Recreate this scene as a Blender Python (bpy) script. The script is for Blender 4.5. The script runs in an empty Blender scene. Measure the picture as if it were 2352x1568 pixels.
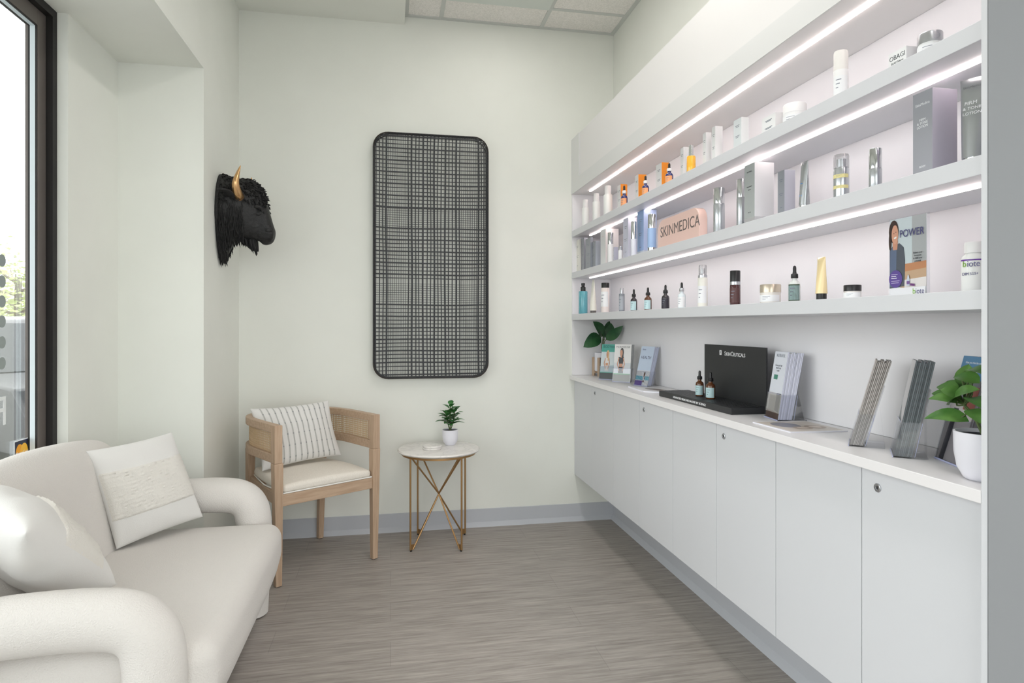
import bpy, bmesh, math, random
from mathutils import Vector, Matrix, noise
random.seed(7)
C = bpy.context.scene.collection
PI = math.pi
# ------------------------------------------------------------------ camera
F = 1449.0; CX = 1176.0; HZ = 746.0; EYE = 1.23
TH = math.atan(279.0 / F)
cam = bpy.data.cameras.new('camera'); cam.sensor_width = 36.0; cam.lens = F / 2352.0 * 36.0
cam.shift_y = -(784.0 - HZ) / 2352.0; cam.clip_start = .02; cam.clip_end = 300
camo = bpy.data.objects.new('camera', cam); C.objects.link(camo)
camo.location = (0, 0, EYE); camo.rotation_euler = (PI / 2, 0, -TH)
bpy.context.scene.camera = camo
vs = bpy.context.scene.view_settings
vs.view_transform = 'Standard'; vs.look = 'None'; vs.gamma = 1.0; vs.use_curve_mapping = False
vs.exposure = 0.48
# ------------------------------------------------------------------ world: bright overcast sky
w = bpy.data.worlds.new('sky'); bpy.context.scene.world = w; w.use_nodes = True
bg = w.node_tree.nodes['Background']; bg.inputs[0].default_value = (.97, .975, .985, 1); bg.inputs[1].default_value = 2.8
LED_POWER = 8.0; REAR_FILL_POWER = 3.0; BACK_TROFFER_POWER = 2.5; MID_FILL_POWER = 8.0
def area(name, loc, rot, sx, sy, power, col=(1, 1, 1), portal=False):
    l = bpy.data.lights.new(name, 'AREA'); l.shape = 'RECTANGLE'; l.size = sx; l.size_y = sy; l.energy = power; l.color = col
    o = bpy.data.objects.new(name, l); C.objects.link(o); o.location = loc; o.rotation_euler = rot
    if portal: l.cycles.is_portal = True
    return o
area('window_portal', (-1.42, 1.17, 1.23), (0, -PI / 2, 0), 2.4, 3.1, 1, portal=True)
area('window_portal', (1.275, -1.32, 1.35), (PI / 2, 0, 0), 4.2, 2.7, 1, portal=True)  # portal of the added glazing behind the viewer

# ------------------------------------------------------------------ helpers
def ray(u):
    d = u - CX; c, s = math.cos(TH), math.sin(TH)
    return F * s + d * c, F * c - d * s
def at_x(u, v, X):
    rx, ry = ray(u); k = X / rx; return Vector((X, ry * k, EYE + (HZ - v) * k))
def at_y(u, v, Y):
    rx, ry = ray(u); k = Y / ry; return Vector((rx * k, Y, EYE + (HZ - v) * k))
def at_z(u, v, Z):
    k = (Z - EYE) / (HZ - v); rx, ry = ray(u); return Vector((rx * k, ry * k, Z))

def lin(c): return tuple(((x / 255) / 12.92 if x / 255 <= .04045 else ((x / 255 + .055) / 1.055) ** 2.4) for x in c)
MATS = {}
def mat(name, rgb, rough=.5, metal=0., coat=0., bump=None, trans=0., sheen=0., emit=None, spec=None, alpha=None):
    if name in MATS: return MATS[name]
    m = bpy.data.materials.new(name); m.use_nodes = True; nt = m.node_tree; p = nt.nodes['Principled BSDF']
    p.inputs['Base Color'].default_value = (*lin(rgb), 1); p.inputs['Roughness'].default_value = rough
    p.inputs['Metallic'].default_value = metal; p.inputs['Coat Weight'].default_value = coat
    p.inputs['Transmission Weight'].default_value = trans; p.inputs['Sheen Weight'].default_value = sheen
    if spec is not None: p.inputs['Specular IOR Level'].default_value = spec
    if emit: p.inputs['Emission Color'].default_value = (*lin(emit[0]), 1); p.inputs['Emission Strength'].default_value = emit[1]
    # a light mottling so every surface is procedural
    tc = nt.nodes.new('ShaderNodeTexCoord'); nz = nt.nodes.new('ShaderNodeTexNoise'); nz.inputs['Scale'].default_value = bump[0] if bump else 14
    nt.links.new(tc.outputs['Object'], nz.inputs['Vector'])
    if bump:
        nz.inputs['Detail'].default_value = 4
        b = nt.nodes.new('ShaderNodeBump'); b.inputs['Strength'].default_value = bump[1]; b.inputs['Distance'].default_value = bump[2]
        nt.links.new(nz.outputs['Fac'], b.inputs['Height']); nt.links.new(b.outputs['Normal'], p.inputs['Normal'])
    else:
        mr = nt.nodes.new('ShaderNodeMapRange'); mr.inputs['To Min'].default_value = max(0, rough - .03); mr.inputs['To Max'].default_value = min(1, rough + .03)
        nt.links.new(nz.outputs['Fac'], mr.inputs['Value']); nt.links.new(mr.outputs['Result'], p.inputs['Roughness'])
    MATS[name] = m; return m
def ramp_mat(name, c1, c2, scale, stretch=(1, 1, 1), rough=.6, lo=.35, hi=.65, bump=0., detail=5, kind='noise', dist=.002):
    if name in MATS: return MATS[name]
    m = bpy.data.materials.new(name); m.use_nodes = True; nt = m.node_tree; p = nt.nodes['Principled BSDF']; p.inputs['Roughness'].default_value = rough
    tc = nt.nodes.new('ShaderNodeTexCoord'); mp = nt.nodes.new('ShaderNodeMapping'); mp.inputs['Scale'].default_value = stretch
    nt.links.new(tc.outputs['Object'], mp.inputs['Vector'])
    nz = nt.nodes.new('ShaderNodeTexNoise'); nz.inputs['Scale'].default_value = scale; nz.inputs['Detail'].default_value = detail
    nt.links.new(mp.outputs['Vector'], nz.inputs['Vector'])
    cr = nt.nodes.new('ShaderNodeValToRGB'); cr.color_ramp.elements[0].position = lo; cr.color_ramp.elements[1].position = hi
    cr.color_ramp.elements[0].color = (*lin(c1), 1); cr.color_ramp.elements[1].color = (*lin(c2), 1)
    nt.links.new(nz.outputs['Fac'], cr.inputs['Fac']); nt.links.new(cr.outputs['Color'], p.inputs['Base Color'])
    if bump:
        b = nt.nodes.new('ShaderNodeBump'); b.inputs['Strength'].default_value = bump; b.inputs['Distance'].default_value = dist
        nt.links.new(nz.outputs['Fac'], b.inputs['Height']); nt.links.new(b.outputs['Normal'], p.inputs['Normal'])
    MATS[name] = m; return m
def clear_mat(name, tint, gloss=.06, rough=.02):
    """thin clear sheet: tinted see-through plus a mirror reflection that grows at grazing angles"""
    m = bpy.data.materials.new(name); m.use_nodes = True; nt = m.node_tree; nt.nodes.remove(nt.nodes['Principled BSDF'])
    out = nt.nodes['Material Output']; t = nt.nodes.new('ShaderNodeBsdfTransparent'); t.inputs[0].default_value = (*tint, 1)
    g = nt.nodes.new('ShaderNodeBsdfGlossy'); g.inputs['Roughness'].default_value = rough
    lw = nt.nodes.new('ShaderNodeLayerWeight'); lw.inputs['Blend'].default_value = .25
    mr = nt.nodes.new('ShaderNodeMapRange'); mr.inputs['To Min'].default_value = gloss; mr.inputs['To Max'].default_value = .5
    mx = nt.nodes.new('ShaderNodeMixShader'); nt.links.new(lw.outputs['Fresnel'], mr.inputs['Value']); nt.links.new(mr.outputs['Result'], mx.inputs[0])
    nt.links.new(t.outputs[0], mx.inputs[1]); nt.links.new(g.outputs[0], mx.inputs[2]); nt.links.new(mx.outputs[0], out.inputs['Surface'])
    MATS[name] = m; return m

class MB:
    def __init__(s): s.v = []; s.f = []; s.m = []
    def add(s, vs_, fs, mi=0):
        o = len(s.v); s.v += [tuple(p) for p in vs_]
        for f in fs: s.f.append([i + o for i in f]); s.m.append(mi)
    def box(s, x0, x1, y0, y1, z0, z1, mi=0, M=None):
        p = [Vector((x, y, z)) for z in (z0, z1) for y in (y0, y1) for x in (x0, x1)]
        if M is not None: p = [M @ q for q in p]
        s.add(p, [(0, 2, 3, 1), (4, 5, 7, 6), (0, 1, 5, 4), (2, 6, 7, 3), (0, 4, 6, 2), (1, 3, 7, 5)], mi); return s
    def lathe(s, prof, n=24, mi=0, c=(0, 0, 0), sx=1, sy=1):
        """prof: [(r, z)]; closed where r = 0"""
        vs_, fs = [], []; rows = []
        for r, z in prof:
            if r < 1e-6: rows.append([len(vs_)]); vs_.append((c[0], c[1], c[2] + z))
            else:
                rows.append(list(range(len(vs_), len(vs_) + n)))
                vs_ += [(c[0] + r * sx * math.cos(2 * PI * k / n), c[1] + r * sy * math.sin(2 * PI * k / n), c[2] + z) for k in range(n)]
        for a, b in zip(rows, rows[1:]):
            for k in range(n):
                k2 = (k + 1) % n
                if len(a) == 1 and len(b) == 1: continue
                if len(a) == 1: fs.append((a[0], b[k2], b[k]))
                elif len(b) == 1: fs.append((a[k], a[k2], b[0]))
                else: fs.append((a[k], a[k2], b[k2], b[k]))
        s.add(vs_, fs, mi); return s
    def tube(s, pts, r, n=10, mi=0, cap=True, ry=None, upv=None):
        pts = [Vector(p) for p in pts]; rs = r if isinstance(r, (list, tuple)) else [r] * len(pts)
        rys = ry if isinstance(ry, (list, tuple)) else ([ry] * len(pts) if ry else rs)
        vs_, fs = [], []; up = Vector(upv) if upv else None; prev = None
        for i, p in enumerate(pts):
            t = (pts[min(i + 1, len(pts) - 1)] - pts[max(i - 1, 0)]).normalized()
            if prev is None:
                a = up if up else (Vector((0, 0, 1)) if abs(t.z) < .9 else Vector((1, 0, 0)))
                x = (a - t * a.dot(t)).normalized()
            else: x = (prev - t * prev.dot(t)).normalized()
            prev = x; y = t.cross(x)
            vs_ += [p + x * rs[i] * math.cos(2 * PI * k / n) + y * rys[i] * math.sin(2 * PI * k / n) for k in range(n)]
        for i in range(len(pts) - 1):
            for k in range(n): k2 = (k + 1) % n; fs.append((i * n + k, i * n + k2, (i + 1) * n + k2, (i + 1) * n + k))
        if cap: fs.append(tuple(range(n))[::-1]); fs.append(tuple(range((len(pts) - 1) * n, len(pts) * n)))
        s.add(vs_, fs, mi); return s
    def prism(s, poly, O, ux, uy, depth, mi=0):
        """poly in the (ux, uy) plane at O, thickness depth towards -normal"""
        O, ux, uy = Vector(O), Vector(ux), Vector(uy); nn = ux.cross(uy).normalized(); n = len(poly)
        a = [O + ux * x + uy * y for x, y in poly]; b = [p - nn * depth for p in a]
        s.add(a + b, [tuple(range(n)), tuple(range(2 * n - 1, n - 1, -1))] + [(k, k + n, (k + 1) % n + n, (k + 1) % n) for k in range(n)], mi); return s
    def flat(s, poly, O, ux, uy, mi=0):
        O, ux, uy = Vector(O), Vector(ux), Vector(uy)
        s.add([O + ux * x + uy * y for x, y in poly], [tuple(range(len(poly)))], mi); return s
    def rbox(s, x0, x1, y0, y1, z0, z1, r, mi=0, k=5, m=8, deform=None):
        def samp(a, b):
            rr = min(r, (b - a) / 2 * .999); L = [a + rr * (1 - math.tan(PI / 4 * (1 - i / k))) for i in range(k)]
            mid = [a + rr + (b - a - 2 * rr) * i / m for i in range(m + 1)]
            return L + mid + [a + b - q for q in L[::-1]]
        S = [samp(x0, x1), samp(y0, y1), samp(z0, z1)]; lo = (x0, y0, z0); hi = (x1, y1, z1); idx = {}; vs_ = []; fs = []
        def vert(i, j, q):
            key = (i, j, q)
            if key in idx: return idx[key]
            p = Vector((S[0][i], S[1][j], S[2][q])); rr = min(r, *[(hi[t] - lo[t]) / 2 * .999 for t in range(3)])
            inn = Vector([min(max(p[t], lo[t] + rr), hi[t] - rr) for t in range(3)]); d = p - inn
            # push out only along clamped axes
            if d.length > 1e-9: p = inn + d.normalized() * rr
            if deform: p = deform(p)
            idx[key] = len(vs_); vs_.append(p); return idx[key]
        N = [len(q) - 1 for q in S]
        for ax in range(3):
            b_, c_ = (ax + 1) % 3, (ax + 2) % 3
            for side in (0, N[ax]):
                for i in range(N[b_]):
                    for j in range(N[c_]):
                        q = []
                        for di, dj in ((0, 0), (1, 0), (1, 1), (0, 1)):
                            t = [0, 0, 0]; t[ax] = side; t[b_] = i + di; t[c_] = j + dj; q.append(vert(*t))
                        fs.append(q if side else q[::-1])
        s.add(vs_, fs, mi); return s
    def arc(s, r, z0, z1, a0, a1, n=12, mi=0):
        vs_ = []
        for k in range(n + 1):
            a = math.radians(a0 + (a1 - a0) * k / n); vs_ += [(r * math.cos(a), r * math.sin(a), z0), (r * math.cos(a), r * math.sin(a), z1)]
        s.add(vs_, [(2 * k, 2 * k + 2, 2 * k + 3, 2 * k + 1) for k in range(n)], mi); return s
    def build(s, name, mats, parent=None, smooth=True, bevel=0, angle=35, subsurf=0, fix=True):
        me = bpy.data.meshes.new(name); me.from_pydata(s.v, [], s.f)
        if not isinstance(mats, (list, tuple)): mats = [mats]
        for m in mats: me.materials.append(m)
        me.polygons.foreach_set('material_index', s.m)
        if fix:
            bm = bmesh.new(); bm.from_mesh(me); bmesh.ops.recalc_face_normals(bm, faces=bm.faces); bm.to_mesh(me); bm.free()
        if smooth: me.polygons.foreach_set('use_smooth', [True] * len(me.polygons)); me.set_sharp_from_angle(angle=math.radians(angle))
        me.update()
        o = bpy.data.objects.new(name, me); C.objects.link(o); o.parent = parent
        if bevel:
            b = o.modifiers.new('bevel', 'BEVEL'); b.width = bevel; b.segments = 2; b.limit_method = 'ANGLE'; b.angle_limit = math.radians(40)
        if subsurf:
            q = o.modifiers.new('sub', 'SUBSURF'); q.levels = subsurf; q.render_levels = subsurf
        return o
def tag(o, label, cat, group=None, kind=None):
    o['label'] = label; o['category'] = cat
    if group: o['group'] = group
    if kind: o['kind'] = kind
    return o
def struct(o, label=None):
    o['kind'] = 'structure'
    if label: o['label'] = label
    return o
def thing(name, label, cat, loc=(0, 0, 0), rz=0, group=None, rot=None):
    o = bpy.data.objects.new(name, None); C.objects.link(o); o.location = loc; o.rotation_euler = rot or (0, 0, rz); o.empty_display_size = .05
    return tag(o, label, cat, group)
def text(name, body, size, O, ux, uy, m, parent, extrude=0.0002, align='LEFT', sx=1.0, shear=0, mirror=False, bold=0):
    cu = bpy.data.curves.new(name, 'FONT'); cu.body = body; cu.size = size; cu.extrude = extrude; cu.align_x = align; cu.shear = shear; cu.offset = bold; cu.resolution_u = 5
    t = bpy.data.objects.new(name, cu); C.objects.link(t); dg = bpy.context.evaluated_depsgraph_get()
    me = bpy.data.meshes.new_from_object(t.evaluated_get(dg)); bpy.data.objects.remove(t)
    ux, uy = Vector(ux).normalized(), Vector(uy).normalized(); n = ux.cross(uy)
    M = Matrix((( ux.x, uy.x, n.x, O[0]), (ux.y, uy.y, n.y, O[1]), (ux.z, uy.z, n.z, O[2]), (0, 0, 0, 1))) @ Matrix.Diagonal((sx * (-1 if mirror else 1), 1, 1, 1))
    me.transform(M); me.materials.clear(); me.materials.append(m)
    o = bpy.data.objects.new(name, me); C.objects.link(o); o.parent = parent; return o
def ell(cx, cy, rx, ry, n=18, a0=0, a1=360): return [(cx + rx * math.cos(math.radians(a0 + (a1 - a0) * k / n)), cy + ry * math.sin(math.radians(a0 + (a1 - a0) * k / n))) for k in range(n if a1 - a0 == 360 else n + 1)]
def rrect(x0, x1, y0, y1, r, n=6):
    p = []
    for cx, cy, a in ((x1 - r, y0 + r, -90), (x1 - r, y1 - r, 0), (x0 + r, y1 - r, 90), (x0 + r, y0 + r, 180)):
        p += [(cx + r * math.cos(math.radians(a + 90 * k / n)), cy + r * math.sin(math.radians(a + 90 * k / n))) for k in range(n + 1)]
    return p
def art(name, layers, O, ux, uy, parent, step=.00012):
    """printed face: flat coloured patches laid on a sheet"""
    mb = MB(); ms = []; n = Vector(ux).cross(Vector(uy)).normalized()
    for i, (poly, rgb) in enumerate(layers):
        m = mat('print_%d_%d_%d' % rgb, rgb, .35)
        if m not in ms: ms.append(m)
        mb.flat(poly, Vector(O) + n * step * (i + 1), ux, uy, ms.index(m))
    return mb.build(name, ms, parent, smooth=False, fix=False)
def spline(P, n=8):
    P = [Vector(p) for p in P]; out = []
    for i in range(len(P) - 1):
        a, b, c, d = P[max(i - 1, 0)], P[i], P[i + 1], P[min(i + 2, len(P) - 1)]
        for k in range(n):
            t = k / n; out.append(.5 * ((2 * b) + (c - a) * t + (2 * a - 5 * b + 4 * c - d) * t * t + (3 * b - a - 3 * c + d) * t ** 3))
    out.append(P[-1]); return out

# ------------------------------------------------------------------ materials
M_wall = ramp_mat('pale_sage_paint', (234, 236, 229), (237, 239, 232), 3, rough=.75, bump=.02)
M_white = mat('white_laminate', (214, 216, 220), .4)
M_white2 = mat('white_laminate_back', (240, 239, 242), .45)
M_counter = mat('white_counter', (234, 232, 233), .32)
M_grey_face = mat('panel_grey', (136, 138, 141), .55)
M_base = mat('grey_vinyl_base', (190, 193, 199), .5)
M_ceil = ramp_mat('ceiling_tile', (230, 228, 223), (246, 243, 239), 120, rough=.95, bump=.5, dist=.004)
M_grid = mat('ceiling_grid', (205, 208, 204), .6)
M_bronze = mat('bronze_aluminium', (112, 105, 101), .45, .3)
M_black = mat('black_gasket', (24, 21, 20), .6)
M_alu = mat('light_glazing_stop', (205, 216, 220), .4)
M_fab = mat('boucle_white', (221, 217, 212), .95, sheen=.1, bump=(240, .6, .004))
M_fab2 = mat('cushion_white', (226, 225, 222), .95, sheen=0, bump=(420, .3, .002))
M_fabtex = mat('cushion_looped', (228, 225, 218), .95, bump=(230, .5, .004))
M_seat = ramp_mat('linen_seat', (228, 221, 210), (236, 230, 220), 180, rough=.9, bump=.2)
M_gold = mat('brushed_gold', (176, 140, 96), .38, .8)
M_horn = mat('polished_gold_horn', (214, 172, 122), .22, .85)
M_blackmatte = mat('black_resin', (25, 25, 26), .55, bump=(75, .9, .006))
M_hair = mat('black_resin_hair', (19, 19, 20), .7, bump=(90, .3, .003))
M_rattan = mat('dark_rattan', (38, 40, 43), .5)
M_chrome = mat('chrome', (215, 218, 220), .12, 1.)
M_silver = mat('satin_silver', (188, 190, 194), .28, .9)
M_blk = mat('black_plastic', (28, 28, 30), .35)
M_wht = mat('white_plastic', (238, 238, 238), .35)
M_pot = mat('white_ceramic', (232, 232, 240), .3, coat=.3)
M_soil = mat('dark_soil', (40, 38, 52), .9, bump=(200, .8, .004))
M_led = mat('led_diffuser', (255, 244, 240), .5, emit=((255, 238, 234), LED_POWER))
M_glass = clear_mat('window_glass', (.97, .985, .98), .04)
M_acr = clear_mat('clear_acrylic', (.972, .976, .99), .05)
M_acre = mat('acrylic_edge', (178, 182, 214), .2)
def wood(name='light_oak', a=(178, 150, 124), b=(198, 172, 147), st=(30, 30, 2.5)): return ramp_mat(name, a, b, 3.0, st, rough=.5, lo=.3, hi=.7, bump=.02)
M_oak = wood(); M_oakx = wood('light_oak_rail', st=(3, 30, 30))

# ================================================================== THE ROOM
CZ = 3.08; YB = 3.83; XR = 1.397; XL = -.85; SOF = 3.027; WH = 2.419
# floor: grey-brown vinyl planks with streaks along x
mf = bpy.data.materials.new('vinyl_plank'); mf.use_nodes = True; nt = mf.node_tree; p = nt.nodes['Principled BSDF']; p.inputs['Roughness'].default_value = .5
tc = nt.nodes.new('ShaderNodeTexCoord'); mp = nt.nodes.new('ShaderNodeMapping'); mp.inputs['Scale'].default_value = (1.6, 26, 1)
nz = nt.nodes.new('ShaderNodeTexNoise'); nz.inputs['Scale'].default_value = 2.4; nz.inputs['Detail'].default_value = 9; nz.inputs['Roughness'].default_value = .68
cr = nt.nodes.new('ShaderNodeValToRGB'); cr.color_ramp.elements[0].position = .3; cr.color_ramp.elements[1].position = .72
cr.color_ramp.elements[0].color = (*lin((132, 125, 119)), 1); cr.color_ramp.elements[1].color = (*lin((186, 179, 172)), 1)
br = nt.nodes.new('ShaderNodeTexBrick'); br.offset = .37; br.inputs['Color1'].default_value = (.97, .97, .97, 1); br.inputs['Color2'].default_value = (1.03, 1.03, 1.03, 1)
br.inputs['Mortar'].default_value = (.80, .80, .80, 1); br.inputs['Scale'].default_value = 1; br.inputs['Mortar Size'].default_value = .0012; br.inputs['Brick Width'].default_value = 1.22; br.inputs['Row Height'].default_value = .178
mx = nt.nodes.new('ShaderNodeMix'); mx.data_type = 'RGBA'; mx.blend_type = 'MULTIPLY'; mx.inputs[0].default_value = 1
nt.links.new(tc.outputs['Object'], mp.inputs['Vector']); nt.links.new(mp.outputs['Vector'], nz.inputs['Vector']); nt.links.new(nz.outputs['Fac'], cr.inputs['Fac'])
nt.links.new(tc.outputs['Object'], br.inputs['Vector']); nt.links.new(cr.outputs['Color'], mx.inputs[6]); nt.links.new(br.outputs['Color'], mx.inputs[7]); nt.links.new(mx.outputs[2], p.inputs['Base Color'])
b = nt.nodes.new('ShaderNodeBump'); b.inputs['Strength'].default_value = .15; b.inputs['Distance'].default_value = .002; nt.links.new(nz.outputs['Fac'], b.inputs['Height']); nt.links.new(b.outputs['Normal'], p.inputs['Normal'])
struct(MB().box(-1.325, 3.5, -1.3, YB + .1, -.1, 0).build('floor', mf, smooth=False))
struct(MB().box(-1.325, 3.5, YB, YB + .12, 0, CZ + .1).build('wall_back', M_wall, smooth=False))
wl = MB().box(-1.325, XL, 3.14, YB, 0, CZ).box(-1.325, XL, -.3, 3.14, WH, CZ).box(-1.325, -1.21, 2.687, 3.14, 0, WH).box(-1.325, XL, -1.2, -.3, 0, CZ)
struct(wl.build('wall_left', M_wall, smooth=False))
struct(MB().box(XR, XR + .1, 1.01, YB, 0, CZ).build('wall_right', M_wall, smooth=False))
struct(MB().box(XR, 3.5, .94, 1.0, 0, CZ).build('wall_partition', M_wall, smooth=False))
struct(MB().box(3.4, 3.5, -1.2, .94, 0, CZ).build('wall_far_right', M_wall, smooth=False))
struct(MB().box(-1.325, 3.5, -1.3, -1.2, 2.7, CZ).box(-1.325, XL, -1.3, -1.2, 0, 2.7).box(3.4, 3.5, -1.3, -1.2, 0, 2.7).build('wall_front', M_wall, smooth=False))
ce = struct(MB().box(-1.325, 3.5, -1.2, YB, CZ, CZ + .1).build('ceiling', M_ceil, smooth=False))
g = MB()
for x in [.30 + .62 * k for k in range(0, 6)]: g.box(x - .012, x + .012, -1.2, YB, CZ - .004, CZ)
for y in [3.58 - .61 * k for k in range(0, 8)]: g.box(.08, 3.4, y - .012, y + .012, CZ - .0045, CZ)
g.box(.08, .105, -1.2, YB, CZ - .0052, CZ).box(XR - .025, XR, 1.01, YB, CZ - .0056, CZ).box(.0821, XR - .0001, YB - .025, YB - .0001, CZ - .0062, CZ)
g.build('ceiling_grid', M_grid, ce, smooth=False)
struct(MB().box(XL, .082, -1.2, YB, SOF, CZ).build('trim_1', M_wall, smooth=False), 'painted drywall soffit dropped below the tile ceiling')
def cove(name, x0, y0, x1, y1, nx, ny):
    """vinyl cove base run with a lighter toe that flares to the floor"""
    o = MB(); d = Vector((x1 - x0, y1 - y0, 0)); n = Vector((nx, ny, 0)); prof = [(0, 0), (.026, 0), (.020, .010), (.006, .026), (.004, .104), (0, .106)]
    a = [Vector((x0, y0, 0)) + n * q + Vector((0, 0, z)) for q, z in prof]; k = len(a)
    fs = [(i, (i + 1) % k, (i + 1) % k + k, i + k) for i in range(k)] + [tuple(range(k)), tuple(range(2 * k - 1, k - 1, -1))]
    o.add(a + [q + d for q in a], fs)
    return struct(o.build(name, M_base))
cove('baseboard_back', XL, YB, XR, YB, 0, -1); cove('baseboard_right', XR, 1.01, XR, YB, -1, 0); cove('baseboard_left', XL, 3.14, XL, YB, 1, 0)
# lit ceiling fixture near the back wall; unseen others added to fill the room
def troffer(x0, y0, x1, y1, power, label, fw=.10):
    t = thing('ceiling_light', label, 'ceiling light', ((x0 + x1) / 2, (y0 + y1) / 2, CZ - .02), group='recessed ceiling lights')
    hx, hy = (x1 - x0) / 2, (y1 - y0) / 2; f = MB()
    f.box(-hx, hx, -hy, -hy + fw, 0, .018).box(-hx, hx, hy - fw, hy, 0, .018).box(-hx, -hx + fw, -hy + fw, hy - fw, 0, .018).box(hx - fw, hx, -hy + fw, hy - fw, 0, .018)
    f.build('frame', mat('fixture_frame', (216, 222, 216), .6), t, smooth=False)
    MB().box(-hx + fw, hx - fw, -hy + fw, hy - fw, .001, .014).build('diffuser', mat('lit_diffuser_%d' % power, (250, 250, 248), .6, emit=((255, 250, 246), power)), t, smooth=False)
troffer(.315, 2.37, .905, 3.565, BACK_TROFFER_POWER, 'recessed ceiling light nearest the back wall')
troffer(.315, 1.10, .905, 2.30, MID_FILL_POWER, 'added ceiling light in front of the one nearest the back wall, for fill')  # out of view, added to spread light over back wall and sofa
troffer(.315, -.68, .905, .52, REAR_FILL_POWER, 'added ceiling light behind the viewer, for fill')  # this and the next are unseen lights added for interior fill
troffer(1.555, -.68, 2.145, .52, REAR_FILL_POWER, 'added ceiling light to the right of the viewer, for fill')

# ------------------------------------------------------------------ window
wn = bpy.data.objects.new('window_1', None); C.objects.link(wn); wn.location = (-1.3, 1.2, 0); struct(wn, 'tall storefront window in dark bronze frame')
def wl_(mb, name, m, bevel=0):
    mb.v = [(x + 1.3, y - 1.2, z) for x, y, z in mb.v]; return mb.build(name, m, wn, smooth=False, bevel=bevel)
wl_(MB().box(-1.312, -1.247, 2.656, 2.687, 0, WH).box(-1.312, -1.247, -.3, -.27, 0, WH).box(-1.312, -1.247, -.27, 2.656, WH - .03, WH), 'jamb_recess', M_black)
fr = MB().box(-1.312, -1.27, 2.60, 2.656, 0, WH - .03).box(-1.312, -1.27, -.27, -.21, 0, WH - .03).box(-1.312, -1.27, -.21, 2.60, WH - .09, WH - .03).box(-1.312, -1.27, -.21, 2.60, 0, .1).box(-1.312, -1.27, 1.17, 1.226, .1, WH - .09)
wl_(fr, 'window_frame', M_bronze, .002)
for y0, y1 in ((1.226, 2.60), (-.21, 1.17)):
    st = MB()
    for a, b_, mi in ((-1.277, -1.271, 0), (-1.294, -1.277, 1), (-1.3, -1.294, 0)):
        for q in ((y1 - .004, y1, .1, WH - .09), (y0, y0 + .004, .1, WH - .09), (y0 + .004, y1 - .004, WH - .094, WH - .09), (y0 + .004, y1 - .004, .1, .104)): st.box(a, b_, q[0], q[1], q[2], q[3], mi)
    wl_(st, 'glazing_stop', [M_black, M_alu])
    wl_(MB().box(-1.308, -1.302, y0, y1, .1, WH - .09), 'pane', M_glass)
w2 = bpy.data.objects.new('fill_glazing', None); C.objects.link(w2); w2.location = (1.275, -1.25, 0); struct(w2, 'added wide glazing behind the viewer, for frontal fill light')  # unseen glazing added to throw frontal light on the back wall
f2 = MB()
for x in (-2.125, -1.09, -.03, 1.03, 2.065): f2.box(x, x + .06, -.045, .045, 0, 2.7)
for x in (-2.065, -1.03, .03, 1.09): f2.box(x, x + (1.035 if x > 1 or x < -2 else 1.0) - .06 * (x > 1) * 0 - (.06 if x < -2 else 0) - (0.06 if x > 1 else 0), -.045, .045, 2.64, 2.7).box(x, x + .975, -.045, .045, 0, .1)
f2.build('window_frame', M_bronze, w2, smooth=False)
for x in (-2.065, -1.03, .03, 1.09): MB().box(x, x + .975, -.003, .003, .1, 2.64).build('pane', M_glass, w2, smooth=False)
M_dot = mat('grey_vinyl_dot', (150, 160, 158), .5)
for k, v in enumerate((598, 646, 692, 738, 786, 834)):
    p = at_x(4, v, -1.3005)
    o = MB().lathe([(0, 0), (.021, 0), (.021, .0012), (0, .0012)], 24)
    o.v = [(z, x, y) for x, y, z in o.v]; o = o.build('window_dot', M_dot); o.location = p
    tag(o, ['topmost', 'second from the top', 'third from the top', 'fourth from the top', 'fifth from the top', 'lowest'][k] + ' of the six grey round dots on the window glass', 'decal', 'grey dots on the window')
p = at_x(17, 973, -1.3)
o = text('window_letter', 'F', .142, (0, 0, 0), (0, 1, 0), (0, 0, 1), mat('white_vinyl', (228, 232, 232), .5), None, .0005, mirror=True)
o.location = p; o.location.x = -1.2995; tag(o, 'white vinyl letter F on the window glass below the dots', 'window lettering')
a, b_ = at_x(33, 1014, -1.3), at_x(67, 1062, -1.3)
st = thing('card_sticker', 'dark blue sticker with two overlapping orange circles at the foot of the window', 'sticker', (-1.301, (a.y + b_.y) / 2, (a.z + b_.z) / 2))
hw, hh = (b_.y - a.y) / 2, (a.z - b_.z) / 2
MB().box(-.0005, .0006, -hw, hw, -hh, hh).build('sticker_sheet', mat('white_edge', (225, 228, 232), .4), st, smooth=False)
art('printed_face', [([(-hw * .93, -hh * .9), (hw * .93, -hh * .9), (hw * .93, hh * .93), (-hw * .93, hh * .93)], (34, 36, 62)),
    (ell(-hw * .3, 0, hw * .52, hh * .68, 28), (236, 160, 30)), (ell(hw * .3, 0, hw * .52, hh * .68, 28), (246, 186, 46))], (.0007, 0, 0), (0, 1, 0), (0, 0, 1), st)
text('printed_word', 'MasterCard', hw * .36, (.0015, 0, -hh * .12), (0, 1, 0), (0, 0, 1), mat('print_white', (240, 236, 226), .4), st, align='CENTER')

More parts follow.
